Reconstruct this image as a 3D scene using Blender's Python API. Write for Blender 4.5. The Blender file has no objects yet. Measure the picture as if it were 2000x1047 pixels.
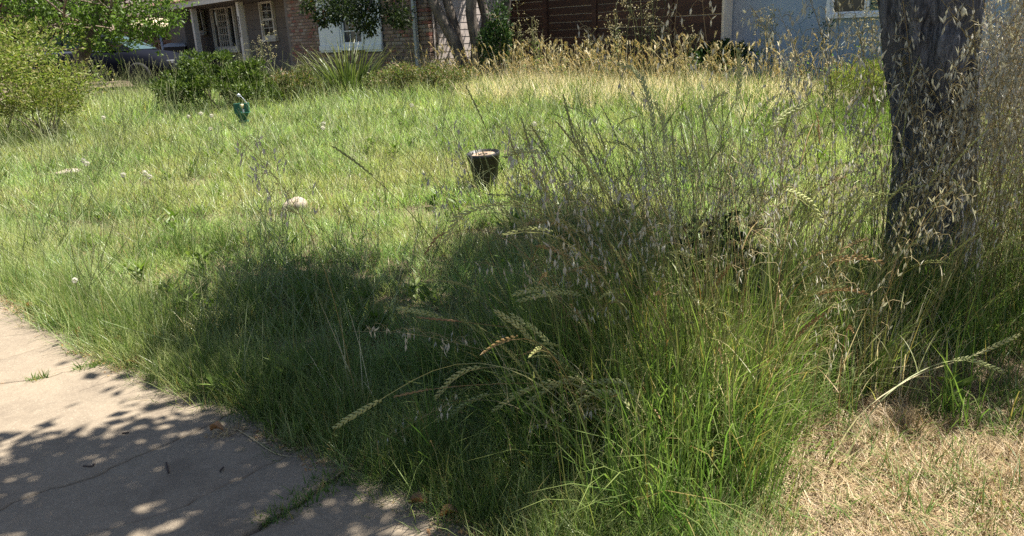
import bpy, math, random
import numpy as np
from mathutils import Vector, Matrix

random.seed(7)
rng = np.random.default_rng(11)
sc = bpy.context.scene
col = sc.collection
R_ = math.radians

# ------------------------------------------------------------------ camera
PITCH, ROLL, FPX = R_(17.07), R_(2.6), 1503.0
fw = np.array([0, math.cos(PITCH), -math.sin(PITCH)])
up0 = np.array([0, math.sin(PITCH), math.cos(PITCH)])
rt0 = np.array([1.0, 0, 0])
RT = math.cos(ROLL) * rt0 - math.sin(ROLL) * up0
UP = math.sin(ROLL) * rt0 + math.cos(ROLL) * up0
EYE = np.array([0, 0, 1.55])
cam_d = bpy.data.cameras.new('camera')
cam_d.sensor_width = 36
cam_d.lens = 36 * FPX / 2000
cam_d.clip_start = 0.05
cam_d.clip_end = 600
cam = bpy.data.objects.new('camera', cam_d)
col.objects.link(cam)
M = Matrix(((RT[0], UP[0], -fw[0], EYE[0]), (RT[1], UP[1], -fw[1], EYE[1]), (RT[2], UP[2], -fw[2], EYE[2]), (0, 0, 0, 1)))
cam.matrix_world = M
sc.camera = cam

# ------------------------------------------------------------------ sky and sun
SUN_AZ, SUN_EL = R_(76), R_(65)          # azimuth measured from +Y towards +X
world = bpy.data.worlds.new('World')
sc.world = world
world.use_nodes = True
wn = world.node_tree
wn.nodes.clear()
sky = wn.nodes.new('ShaderNodeTexSky')
sky.sky_type = 'NISHITA'
sky.sun_disc = False
sky.sun_elevation = SUN_EL
sky.sun_rotation = SUN_AZ
sky.air_density = 1.0
sky.dust_density = 1.2
bg = wn.nodes.new('ShaderNodeBackground')
bg.inputs[1].default_value = 0.05
wo = wn.nodes.new('ShaderNodeOutputWorld')
wn.links.new(sky.outputs[0], bg.inputs[0])
wn.links.new(bg.outputs[0], wo.inputs[0])
S = np.array([math.sin(SUN_AZ) * math.cos(SUN_EL), math.cos(SUN_AZ) * math.cos(SUN_EL), math.sin(SUN_EL)])
sun_d = bpy.data.lights.new('sun', 'SUN')
sun_d.energy = 5.0
sun_d.angle = R_(0.53)
sun_d.color = (1.0, 0.95, 0.86)
sun = bpy.data.objects.new('sun', sun_d)
sun.rotation_euler = Vector(S).to_track_quat('Z', 'Y').to_euler()
sun.location = (8, 4, 14)
col.objects.link(sun)
sc.view_settings.view_transform = 'Standard'
sc.view_settings.look = 'None'
sc.view_settings.gamma = 1
sc.view_settings.use_curve_mapping = False
sc.view_settings.exposure = 1.6
sc.cycles.max_bounces = 5
sc.cycles.diffuse_bounces = 3
sc.cycles.glossy_bounces = 2
sc.cycles.transmission_bounces = 4
sc.cycles.use_denoising = False
sc.cycles.use_adaptive_sampling = True

# ------------------------------------------------------------------ helpers
HG = 0.55                                  # ground height by the house


def G(y):
    t = np.clip((np.asarray(y, float) - 3.0) / 8.5, 0, 1)
    return HG * t * t * (3 - 2 * t)


def ray(px, py):
    return fw + RT * (px - 1000) / FPX + UP * (523.5 - py) / FPX


def at(px, py, Y):
    d = ray(px, py)
    return EYE + d * Y / d[1]


def gr(px, py, h=0.0):
    d = ray(px, py)
    Y = np.arange(1.0, 60, 0.01)
    z = EYE[2] + d[2] * Y / d[1]
    k = np.argmax(z <= G(Y) + h)
    return EYE + d * Y[k] / d[1]


def tag(o, label=None, cat=None, group=None, kind=None):
    if label: o['label'] = label
    if cat: o['category'] = cat
    if group: o['group'] = group
    if kind: o['kind'] = kind
    return o


def empty(name, loc=(0, 0, 0), rz=0.0):
    o = bpy.data.objects.new(name, None)
    o.location = loc
    o.rotation_euler = (0, 0, rz)
    o.empty_display_size = 0.1
    col.objects.link(o)
    return o


def link(name, me, parent=None, loc=None, link_it=True):
    o = bpy.data.objects.new(name, me)
    if parent is not None: o.parent = parent
    if loc is not None: o.location = loc
    if link_it: col.objects.link(o)
    return o


def mesh_np(name, v, loops, counts, mat, t=None, smooth=False):
    me = bpy.data.meshes.new(name)
    v = np.ascontiguousarray(v, dtype=np.float32)
    loops = np.ascontiguousarray(loops, dtype=np.int32)
    counts = np.ascontiguousarray(counts, dtype=np.int32)
    me.vertices.add(len(v))
    me.vertices.foreach_set('co', v.ravel())
    me.loops.add(len(loops))
    me.loops.foreach_set('vertex_index', loops)
    me.polygons.add(len(counts))
    st = np.zeros(len(counts), np.int32)
    st[1:] = np.cumsum(counts)[:-1]
    me.polygons.foreach_set('loop_start', st)
    me.polygons.foreach_set('loop_total', counts)
    me.update(calc_edges=True)
    if smooth:
        me.polygons.foreach_set('use_smooth', np.ones(len(counts), bool))
    if t is not None:
        a = me.attributes.new('tip', 'FLOAT', 'POINT')
        a.data.foreach_set('value', np.ascontiguousarray(t, dtype=np.float32))
    if mat: me.materials.append(mat)
    return me


class MB:
    """collects boxes, tubes and leaves; build() links them as one mesh object"""

    def __init__(s):
        s.v, s.f, s.t = [], [], []

    def add(s, verts, faces, t=None):
        k = len(s.v)
        s.v += [tuple(map(float, p)) for p in verts]
        s.t += list(t) if t is not None else [0.5] * len(verts)
        s.f += [tuple(i + k for i in f) for f in faces]
        return s

    def box(s, x0, x1, y0, y1, z0, z1, bev=0.0):
        if bev <= 0:
            vs = [(x, y, z) for z in (z0, z1) for x, y in ((x0, y0), (x1, y0), (x1, y1), (x0, y1))]
            return s.add(vs, [(3, 2, 1, 0), (4, 5, 6, 7), (0, 1, 5, 4), (1, 2, 6, 5), (2, 3, 7, 6), (3, 0, 4, 7)])
        b = bev
        vs = []
        for z, e in ((z0, b), (z0 + b, 0), (z1 - b, 0), (z1, b)):
            vs += [(x0 + e, y0 + e, z), (x1 - e, y0 + e, z), (x1 - e, y1 - e, z), (x0 + e, y1 - e, z)]
        fs = [(3, 2, 1, 0), (12, 13, 14, 15)]
        for k in range(3):
            for i in range(4):
                j = (i + 1) % 4
                fs.append((k * 4 + i, k * 4 + j, k * 4 + 4 + j, k * 4 + 4 + i))
        return s.add(vs, fs)

    def tube(s, pts, rad, n=5, cap=True, t0=0.0, t1=1.0, wob=0.0):
        P = np.array(pts, float)
        m = len(P)
        rad = np.full(m, rad, float) if np.isscalar(rad) else np.array(rad, float)
        T = np.gradient(P, axis=0)
        T /= np.linalg.norm(T, axis=1)[:, None] + 1e-12
        ref = np.array([0.31, 0.17, 0.94]) if abs(T[0][2]) < 0.8 else np.array([0.93, 0.33, 0.1])
        vs, ts = [], []
        for i in range(m):
            a = np.cross(T[i], ref); a /= np.linalg.norm(a)
            b = np.cross(T[i], a)
            for k in range(n):
                q = 2 * math.pi * k / n
                rr = rad[i] * (1 + (wob * (random.random() - .5) if wob else 0))
                vs.append(P[i] + rr * (math.cos(q) * a + math.sin(q) * b))
                ts.append(t0 + (t1 - t0) * i / (m - 1))
        fs = []
        for i in range(m - 1):
            for k in range(n):
                fs.append((i * n + k, i * n + (k + 1) % n, i * n + n + (k + 1) % n, i * n + n + k))
        if cap:
            fs.append(tuple(range(n - 1, -1, -1)))
            fs.append(tuple((m - 1) * n + k for k in range(n)))
        return s.add(vs, fs, ts)

    def lathe(s, prof, n=20, cx=0, cy=0, wob=None):
        vs, fs = [], []
        for i, (r, z) in enumerate(prof):
            for k in range(n):
                q = 2 * math.pi * k / n
                rr = r * (wob(q, z) if wob else 1)
                vs.append((cx + rr * math.cos(q), cy + rr * math.sin(q), z))
        for i in range(len(prof) - 1):
            for k in range(n):
                j = (k + 1) % n
                fs.append((i * n + k, i * n + j, i * n + n + j, i * n + n + k))
        if prof[0][0] > 1e-4: fs.append(tuple(range(n - 1, -1, -1)))
        if prof[-1][0] > 1e-4: fs.append(tuple((len(prof) - 1) * n + k for k in range(n)))
        return s.add(vs, fs)

    def leaf(s, p, d, side, L, W, t=0.5, fold=0.15):
        p, d, side = np.array(p, float), np.array(d, float), np.array(side, float)
        nrm = np.cross(d, side)
        m = p + d * L * 0.45
        return s.add([p, m + side * W * .5 + nrm * W * fold, p + d * L, m - side * W * .5 + nrm * W * fold], [(0, 1, 2), (0, 2, 3)], [t] * 4)

    def spindle(s, p, d, L, W, t=0.5, n=3, thick=1.0, side=None):
        p, d = np.array(p, float), np.array(d, float) / np.linalg.norm(d)
        a = np.cross(d, side if side is not None else (0.3, 0.8, 0.5)); a /= np.linalg.norm(a)
        b = np.cross(d, a)
        m = p + d * L * 0.38
        vs = [p, p + d * L]
        for k in range(n):
            q = 2 * math.pi * k / n
            vs.append(m + W * .5 * (math.cos(q) * a + thick * math.sin(q) * b))
        fs = []
        for k in range(n):
            j = (k + 1) % n
            fs += [(0, 2 + j, 2 + k), (1, 2 + k, 2 + j)]
        return s.add(vs, fs, [t] * len(vs))

    def mesh(s, name, mat, smooth=False):
        me = bpy.data.meshes.new(name)
        me.from_pydata(s.v, [], s.f)
        if smooth:
            me.polygons.foreach_set('use_smooth', np.ones(len(me.polygons), bool))
        a = me.attributes.new('tip', 'FLOAT', 'POINT')
        a.data.foreach_set('value', np.array(s.t, dtype=np.float32))
        if mat: me.materials.append(mat)
        return me

    def build(s, name, mat, parent=None, smooth=False, loc=None):
        return link(name, s.mesh(name, mat, smooth), parent, loc)


# ------------------------------------------------------------------ materials
def new_mat(name):
    m = bpy.data.materials.new(name)
    m.use_nodes = True
    nt = m.node_tree
    nt.nodes.clear()
    out = nt.nodes.new('ShaderNodeOutputMaterial')
    return m, nt, out


def N(nt, typ, **kw):
    n = nt.nodes.new(typ)
    for k, v in kw.items():
        setattr(n, k, v)
    return n


def ramp(nt, fac, cols, pos=None, interp='LINEAR'):
    r = N(nt, 'ShaderNodeValToRGB')
    r.color_ramp.interpolation = interp
    e = r.color_ramp.elements
    while len(e) < len(cols): e.new(0.5)
    for i, c in enumerate(cols):
        e[i].position = pos[i] if pos else i / max(1, len(cols) - 1)
        e[i].color = (*c, 1)
    nt.links.new(fac, r.inputs[0])
    return r.outputs[0]


def mixc(nt, fac, a, b, mode='MIX'):
    m = N(nt, 'ShaderNodeMix', data_type='RGBA', blend_type=mode)
    for sock, val in ((m.inputs[0], fac), (m.inputs[6], a), (m.inputs[7], b)):
        if hasattr(val, 'is_linked'): nt.links.new(val, sock)
        elif isinstance(val, (int, float)): sock.default_value = val
        else: sock.default_value = (*val, 1)
    return m.outputs[2]


def noise(nt, vec, scale, detail=3, rough=0.55):
    n = N(nt, 'ShaderNodeTexNoise')
    n.inputs['Scale'].default_value = scale
    n.inputs['Detail'].default_value = detail
    n.inputs['Roughness'].default_value = rough
    if vec is not None: nt.links.new(vec, n.inputs['Vector'])
    return n.outputs[0]


def mapr(nt, v, a, b, c=0.0, d=1.0):
    m = N(nt, 'ShaderNodeMapRange')
    nt.links.new(v, m.inputs[0])
    for i, q in enumerate((a, b, c, d)): m.inputs[i + 1].default_value = q
    return m.outputs[0]


def leaf_mat(name, cols, tipcol=None, trans=0.45, patch=None, patch_scale=0.7, rough=0.45, spec=0.25, per='island', dead=None, dead_amt=0.1, tcol=(1.1, 1.25, 0.65), tip_from=0.55):
    """foliage: colour varies leaf by leaf and, if asked, in patches across the place"""
    m, nt, out = new_mat(name)
    geo = N(nt, 'ShaderNodeNewGeometry')
    oi = N(nt, 'ShaderNodeObjectInfo')
    rnd = geo.outputs['Random Per Island'] if per == 'island' else oi.outputs['Random']
    c = ramp(nt, rnd, cols)
    if per == 'island':
        v = mapr(nt, oi.outputs['Random'], 0, 1, 0.8, 1.2)
        hs = N(nt, 'ShaderNodeHueSaturation')
        nt.links.new(v, hs.inputs['Value'])
        nt.links.new(c, hs.inputs['Color'])
        c = hs.outputs[0]
    if patch:
        nz = noise(nt, geo.outputs['Position'], patch_scale, 4, 0.6)
        c = mixc(nt, mapr(nt, nz, 0.46, 0.68), c, patch)
    if dead:
        ml = N(nt, 'ShaderNodeMath', operation='MULTIPLY'); ml.inputs[1].default_value = 7.31
        nt.links.new(rnd, ml.inputs[0])
        fr = N(nt, 'ShaderNodeMath', operation='FRACT'); nt.links.new(ml.outputs[0], fr.inputs[0])
        lt = N(nt, 'ShaderNodeMath', operation='LESS_THAN'); lt.inputs[1].default_value = dead_amt
        nt.links.new(fr.outputs[0], lt.inputs[0])
        c = mixc(nt, lt.outputs[0], c, dead)
    if tipcol:
        at_ = N(nt, 'ShaderNodeAttribute', attribute_name='tip')
        c = mixc(nt, mapr(nt, at_.outputs['Fac'], tip_from, 1.0, 0, 0.85), c, tipcol)
    bs = N(nt, 'ShaderNodeBsdfPrincipled')
    bs.inputs['Roughness'].default_value = rough
    bs.inputs['Specular IOR Level'].default_value = spec
    nt.links.new(c, bs.inputs['Base Color'])
    tr = N(nt, 'ShaderNodeBsdfTranslucent')
    nt.links.new(mixc(nt, 1.0, c, tcol, 'MULTIPLY'), tr.inputs[0])
    mx = N(nt, 'ShaderNodeMixShader'); mx.inputs[0].default_value = trans
    nt.links.new(bs.outputs[0], mx.inputs[1]); nt.links.new(tr.outputs[0], mx.inputs[2])
    nt.links.new(mx.outputs[0], out.inputs[0])
    return m


def solid(name, c1, c2=None, scale=8.0, rough=0.7, bump=0.0, bscale=60.0, metal=0.0, spec=0.4, stretch=None, per_obj=0.0, detail=4, coat=0.0):
    m, nt, out = new_mat(name)
    tc = N(nt, 'ShaderNodeTexCoord')
    vec = tc.outputs['Object']
    if stretch:
        mp = N(nt, 'ShaderNodeMapping'); mp.inputs['Scale'].default_value = stretch
        nt.links.new(vec, mp.inputs[0]); vec = mp.outputs[0]
    bs = N(nt, 'ShaderNodeBsdfPrincipled')
    bs.inputs['Roughness'].default_value = rough
    bs.inputs['Metallic'].default_value = metal
    bs.inputs['Specular IOR Level'].default_value = spec
    bs.inputs['Coat Weight'].default_value = coat
    c = None
    if c2 is not None:
        c = mixc(nt, mapr(nt, noise(nt, vec, scale, detail), 0.35, 0.65), c1, c2)
    if per_obj:
        oi = N(nt, 'ShaderNodeObjectInfo')
        hs = N(nt, 'ShaderNodeHueSaturation')
        nt.links.new(mapr(nt, oi.outputs['Random'], 0, 1, 1 - per_obj, 1 + per_obj), hs.inputs['Value'])
        if c is not None: nt.links.new(c, hs.inputs['Color'])
        else: hs.inputs['Color'].default_value = (*c1, 1)
        c = hs.outputs[0]
    if c is not None: nt.links.new(c, bs.inputs['Base Color'])
    else: bs.inputs['Base Color'].default_value = (*c1, 1)
    if bump:
        b = N(nt, 'ShaderNodeBump'); b.inputs['Strength'].default_value = bump; b.inputs['Distance'].default_value = 0.02
        nt.links.new(noise(nt, vec, bscale, 5, 0.65), b.inputs['Height'])
        nt.links.new(b.outputs[0], bs.inputs['Normal'])
    nt.links.new(bs.outputs[0], out.inputs[0])
    return m


MAT = {}
MAT['lawn'] = leaf_mat('lawn_blade', rough=.35, spec=.4, cols= [(.055, .12, .034), (.15, .26, .07), (.27, .385, .125), (.46, .53, .23)], tipcol=(.48, .52, .25), patch=(.37, .36, .15), patch_scale=0.9, dead=(.36, .27, .12), dead_amt=.10)
MAT['lush'] = leaf_mat('lush_blade', [(.048, .095, .022), (.085, .15, .034), (.13, .195, .05), (.18, .235, .07)], tipcol=(.24, .27, .10), dead=(.30, .22, .09), dead_amt=.05)
MAT['stem'] = leaf_mat('stem_green', [(.10, .14, .05), (.16, .19, .08), (.22, .22, .10)], tipcol=(.25, .24, .12), trans=.25, per='object')
MAT['rye'] = leaf_mat('rye_stalk', [(.13, .165, .05), (.22, .235, .08), (.30, .275, .11), (.15, .155, .065), (.27, .20, .09)], tipcol=(.33, .35, .14), trans=.3, per='object', tip_from=.4)
MAT['rye_pale'] = leaf_mat('rye_pale', [(.26, .29, .11), (.34, .34, .14), (.40, .34, .16)], tipcol=(.46, .47, .21), trans=.35, per='object', tip_from=.4)
MAT['clump'] = leaf_mat('clump_blade', [(.07, .115, .032), (.125, .175, .047), (.19, .225, .07), (.28, .275, .10), (.05, .09, .028)], tipcol=(.31, .31, .13), trans=.45, dead=(.40, .28, .13), dead_amt=.12)
MAT['oat'] = leaf_mat('oat_stalk', [(.17, .17, .07), (.26, .22, .10), (.34, .25, .11)], tipcol=(.40, .32, .17), trans=.3, per='object')
MAT['glume'] = leaf_mat('oat_glume', [(.50, .48, .40), (.62, .60, .51), (.72, .70, .60)], trans=.5, tcol=(1.0, 1.0, .88), rough=.35)
MAT['dry'] = leaf_mat('dry_blade', [(.50, .42, .25), (.66, .57, .37), (.78, .70, .50), (.42, .42, .20)], trans=.45, tcol=(1.0, .95, .74), dead=(.16, .22, .05), dead_amt=.12)
MAT['straw'] = leaf_mat('straw', [(.22, .15, .085), (.37, .28, .155), (.50, .40, .24), (.29, .19, .105)], trans=.2, tcol=(1.0, .85, .55))
MAT['orange'] = leaf_mat('orange_stem', [(.33, .21, .09), (.42, .29, .13), (.27, .16, .08)], trans=.25, per='object', tcol=(1., .8, .5))
MAT['concrete'] = None
MAT['taupe'] = solid('taupe_paint', (.17, .145, .125), (.19, .162, .14), 3, .75, .15, 40, per_obj=.06)
MAT['trim'] = solid('beige_trim', (.74, .69, .60), (.66, .61, .53), 5, .65, .1, 50)
MAT['white'] = solid('white_paint', (.78, .80, .82), (.70, .73, .76), 4, .55, .1, 60)
MAT['pinkwhite'] = solid('pinkish_siding', (.60, .52, .47), (.54, .46, .42), 6, .65, .15, 50, per_obj=.04)
MAT['blue'] = solid('blue_grey_paint', (.32, .40, .50), (.28, .36, .46), 2.5, .8, .25, 45)
MAT['brown'] = solid('brown_board', (.075, .033, .021), (.048, .022, .015), 4, .7, .25, 30, stretch=(.5, 3, 6), per_obj=.25)
MAT['pale_back'] = solid('pale_wood', (.74, .64, .54), (.62, .52, .43), 6, .8)
MAT['mortar'] = solid('mortar', (.20, .17, .145), (.15, .125, .105), 12, .95, .4, 90)
MAT['shingle'] = solid('red_shingle', (.20, .095, .07), (.13, .07, .055), 9, .95, .5, 60)
MAT['glass'] = solid('dark_glass', (.012, .014, .016), None, rough=.06, spec=.7)
MAT['fencewood'] = solid('weathered_wood', (.17, .105, .075), (.09, .055, .042), 4, .85, .4, 40, stretch=(6, 6, .6), per_obj=.25)
MAT['black'] = solid('black_number', (.012, .012, .012), None, rough=.5)
MAT['metal'] = solid('galvanised', (.45, .47, .52), (.36, .38, .43), 8, .45, .1, 60, metal=.5)
MAT['soil'] = solid('soil', (.10, .075, .05), (.17, .125, .08), 6, .95, .8, 40)


def brick_mat():
    m, nt, out = new_mat('old_brick')
    oi = N(nt, 'ShaderNodeObjectInfo')
    tc = N(nt, 'ShaderNodeTexCoord')
    geo = N(nt, 'ShaderNodeNewGeometry')
    ad = N(nt, 'ShaderNodeMath', operation='ADD')
    nt.links.new(oi.outputs['Random'], ad.inputs[0]); nt.links.new(geo.outputs['Random Per Island'], ad.inputs[1])
    fr = N(nt, 'ShaderNodeMath', operation='FRACT'); nt.links.new(ad.outputs[0], fr.inputs[0])
    c = ramp(nt, fr.outputs[0], [(.21, .125, .09), (.26, .165, .12), (.30, .21, .16), (.20, .11, .08), (.34, .27, .22), (.24, .075, .05), (.27, .18, .135), (.085, .06, .055)],
             [0, .2, .4, .55, .68, .8, .9, .97], 'CONSTANT')
    nz = noise(nt, tc.outputs['Object'], 30, 4)
    c = mixc(nt, mapr(nt, nz, .4, .7, 0, .5), c, (.30, .25, .21))
    bs = N(nt, 'ShaderNodeBsdfPrincipled'); bs.inputs['Roughness'].default_value = .9
    nt.links.new(c, bs.inputs['Base Color'])
    b = N(nt, 'ShaderNodeBump'); b.inputs['Strength'].default_value = .6; b.inputs['Distance'].default_value = .01
    nt.links.new(noise(nt, tc.outputs['Object'], 70, 4), b.inputs['Height']); nt.links.new(b.outputs[0], bs.inputs['Normal'])
    nt.links.new(bs.outputs[0], out.inputs[0])
    return m


MAT['brick'] = brick_mat()


def concrete_mat():
    m, nt, out = new_mat('old_concrete')
    geo = N(nt, 'ShaderNodeNewGeometry')
    P = geo.outputs['Position']
    big = noise(nt, P, 1.6, 5, .6)
    mid = noise(nt, P, 14, 5, .65)
    c = mixc(nt, mapr(nt, big, .35, .68), (0.234, 0.188, 0.135), (0.168, 0.134, 0.098))
    c = mixc(nt, mapr(nt, mid, .42, .68, 0, .55), c, (0.271, 0.220, 0.160))
    vo = N(nt, 'ShaderNodeTexVoronoi'); vo.inputs['Scale'].default_value = 170; nt.links.new(P, vo.inputs['Vector'])
    hs = N(nt, 'ShaderNodeSeparateColor'); nt.links.new(vo.outputs['Color'], hs.inputs[0])
    gt = mapr(nt, hs.outputs[0], .86, .92, 0, .4)
    c = mixc(nt, gt, c, (0.353, 0.296, 0.222))
    gt2 = mapr(nt, hs.outputs[1], .90, .94, 0, .45)
    c = mixc(nt, gt2, c, (0.165, 0.134, 0.102))
    fine = noise(nt, P, 420, 3, .7)
    c = mixc(nt, mapr(nt, fine, .3, .7, 0, .35), c, (0.209, 0.177, 0.136))
    stain = noise(nt, P, 3.3, 6, .7)
    c = mixc(nt, mapr(nt, stain, .52, .70, 0, .6), c, (0.127, 0.102, 0.076))
    bs = N(nt, 'ShaderNodeBsdfPrincipled'); bs.inputs['Roughness'].default_value = .92
    bs.inputs['Specular IOR Level'].default_value = .2
    nt.links.new(c, bs.inputs['Base Color'])
    b = N(nt, 'ShaderNodeBump'); b.inputs['Strength'].default_value = .55; b.inputs['Distance'].default_value = .006
    b2 = N(nt, 'ShaderNodeBump'); b2.inputs['Strength'].default_value = .35; b2.inputs['Distance'].default_value = .02
    nt.links.new(noise(nt, P, 160, 5, .7), b.inputs['Height']); nt.links.new(mid, b2.inputs['Height'])
    nt.links.new(b.outputs[0], b2.inputs['Normal']); nt.links.new(b2.outputs[0], bs.inputs['Normal'])
    nt.links.new(bs.outputs[0], out.inputs[0])
    return m


MAT['concrete'] = concrete_mat()


def bark_mat(name, c1, c2, c3, scale=(9, 9, 1.2), bump=.9):
    m, nt, out = new_mat(name)
    tc = N(nt, 'ShaderNodeTexCoord')
    mp = N(nt, 'ShaderNodeMapping'); mp.inputs['Scale'].default_value = scale
    nt.links.new(tc.outputs['Object'], mp.inputs[0])
    fine = noise(nt, mp.outputs[0], 5, 7, .68)
    fib = N(nt, 'ShaderNodeMapping'); fib.inputs['Scale'].default_value = (scale[0] * 5, scale[1] * 5, scale[2] * 2.2)
    nt.links.new(tc.outputs['Object'], fib.inputs[0])
    fibre = noise(nt, fib.outputs[0], 3, 4, .6)
    big = noise(nt, tc.outputs['Object'], 3.2, 4, .55)
    c = mixc(nt, mapr(nt, fine, .38, .64), c1, c2)
    c = mixc(nt, mapr(nt, big, .50, .63), c, c3)
    c = mixc(nt, mapr(nt, fibre, .52, .68, 0, .6), c, tuple(x * .35 for x in c1))
    bs = N(nt, 'ShaderNodeBsdfPrincipled'); bs.inputs['Roughness'].default_value = .93
    bs.inputs['Specular IOR Level'].default_value = .15
    nt.links.new(c, bs.inputs['Base Color'])
    b = N(nt, 'ShaderNodeBump'); b.inputs['Strength'].default_value = bump; b.inputs['Distance'].default_value = .03
    ad = N(nt, 'ShaderNodeMath', operation='ADD'); nt.links.new(fine, ad.inputs[0]); nt.links.new(fibre, ad.inputs[1])
    nt.links.new(ad.outputs[0], b.inputs['Height']); nt.links.new(b.outputs[0], bs.inputs['Normal'])
    nt.links.new(bs.outputs[0], out.inputs[0])
    return m


MAT['deadbark'] = bark_mat('grey_dead_bark', (.052, .055, .064), (.29, .30, .33), (.15, .148, .15), (7, 7, 1.3), 1.0)
MAT['bark'] = bark_mat('smooth_bark', (.075, .063, .054), (.14, .117, .098), (.20, .165, .135), (4, 4, .8), .5)
MAT['twig'] = bark_mat('twig_bark', (.16, .125, .095), (.27, .22, .17), (.20, .15, .11), (8, 8, 3), .3)


def lf(name, cols, **k):
    MAT[name] = leaf_mat(name, cols, **k)


lf('leaf_tree', [(.055, .10, .018), (.10, .165, .03), (.145, .21, .045)], trans=.45)
lf('leaf_myrtle', [(.03, .05, .016), (.05, .075, .024), (.075, .10, .03)], trans=.35, dead=(.24, .10, .045), dead_amt=.012)
lf('leaf_juniper', [(.030, .056, .012), (.07, .11, .020), (.13, .17, .034)], trans=.28)
lf('leaf_shrub', [(.11, .16, .025), (.17, .215, .04), (.22, .25, .06), (.20, .18, .08)], trans=.4, dead=(.30, .25, .12), dead_amt=.1)
lf('leaf_loose', [(.06, .095, .02), (.11, .145, .04), (.17, .175, .065), (.15, .12, .06)], trans=.35, dead=(.28, .18, .11), dead_amt=.12)
lf('leaf_dark', [(.018, .04, .012), (.03, .06, .018), (.05, .085, .022)], trans=.25)
lf('leaf_strap', [(.035, .062, .018), (.07, .105, .03), (.15, .17, .06)], trans=.25, rough=.35, tipcol=(.26, .25, .11))
lf('leaf_weed', [(.09, .15, .025), (.14, .205, .04), (.19, .24, .06)], trans=.4)
lf('leaf_purple', [(.045, .022, .022), (.06, .03, .028), (.035, .03, .018)], trans=.3)
lf('seedhead', [(.40, .37, .24), (.55, .50, .34), (.33, .32, .17)], trans=.45, tcol=(1, .95, .7))
lf('deadbloom', [(.26, .15, .10), (.34, .22, .15), (.20, .10, .07)], trans=.3, tcol=(1, .8, .6))
lf('fluff', [(.66, .63, .56), (.58, .55, .48)], trans=.4, tcol=(1, 1, .97))
lf('dead_leaf', [(.45, .27, .12), (.34, .19, .09), (.25, .15, .085)], trans=.3, tcol=(1, .8, .5))

# ------------------------------------------------------------------ grass building blocks


def blades(name, n, rad, L, W, lean, mat, segs=3, curl=0.5, dirbias=None, bias=0.0, jit=0.0):
    """n tapered, bending blades rooted in a disc"""
    ang = rng.uniform(0, 2 * math.pi, n)
    r = rad * np.sqrt(rng.uniform(0, 1, n))
    base = np.stack([r * np.cos(ang), r * np.sin(ang), np.full(n, -0.01)], 1)
    az = rng.uniform(0, 2 * math.pi, n)
    d = np.stack([np.cos(az), np.sin(az)], 1)
    if dirbias is not None:
        d = d * (1 - bias) + np.array(dirbias) * bias
    ln = rng.uniform(L[0], L[1], n)
    th0 = rng.uniform(lean[0], lean[1], n)
    cu = rng.uniform(0, curl, n)
    w = rng.uniform(W[0], W[1], n)
    fa = az + rng.uniform(-.9, .9, n) + math.pi / 2
    side = np.stack([np.cos(fa), np.sin(fa), np.zeros(n)], 1)
    pts = [base]
    p = base.copy()
    for s in range(segs):
        th = th0 + cu * (s + .5) / segs * 1.6
        step = ln / segs
        p = p + np.stack([d[:, 0] * np.sin(th) * step, d[:, 1] * np.sin(th) * step, np.cos(th) * step], 1)
        pts.append(p)
    V, T = [], []
    for s in range(segs):
        f = (1 - s / segs) ** .7
        V += [pts[s] - side * (w * f * .5)[:, None], pts[s] + side * (w * f * .5)[:, None]]
        T += [np.full(n, s / segs)] * 2
    V.append(pts[segs]); T.append(np.full(n, 1.0))
    k = 2 * segs + 1
    V = np.stack(V, 1).reshape(-1, 3)
    T = np.stack(T, 1).reshape(-1)
    b0 = np.arange(n)[:, None] * k
    fl, cn = [], []
    quads = np.array([[2 * s, 2 * s + 1, 2 * s + 3, 2 * s + 2] for s in range(segs - 1)]).reshape(-1)
    tri = np.array([2 * segs - 2, 2 * segs - 1, 2 * segs])
    row = np.concatenate([quads, tri])
    loops = (b0 + row[None, :]).reshape(-1)
    counts = np.tile(np.array([4] * (segs - 1) + [3]), n)
    return mesh_np(name, V, loops, counts, mat, T)


def arc(h, lean, az, bend, n=10, start=0.0):
    """a stalk path: rises with a lean and nods over at its top"""
    P = [np.zeros(3)]
    st = h / (n - 1)
    for i in range(n - 1):
        q = (i + .5) / (n - 1)
        th = lean + bend * q ** 2.6
        P.append(P[-1] + st * np.array([math.cos(az) * math.sin(th), math.sin(az) * math.sin(th), math.cos(th)]))
    return np.array(P)


def resample(P, n):
    P = np.array(P, float)
    d = np.r_[0, np.cumsum(np.linalg.norm(np.diff(P, axis=0), axis=1))]
    t = np.linspace(0, d[-1], n)
    Q = np.stack([np.interp(t, d, P[:, k]) for k in range(3)], 1)
    for _ in range(2):
        Q[1:-1] = .25 * Q[:-2] + .5 * Q[1:-1] + .25 * Q[2:]
    return Q, d[-1]


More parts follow.
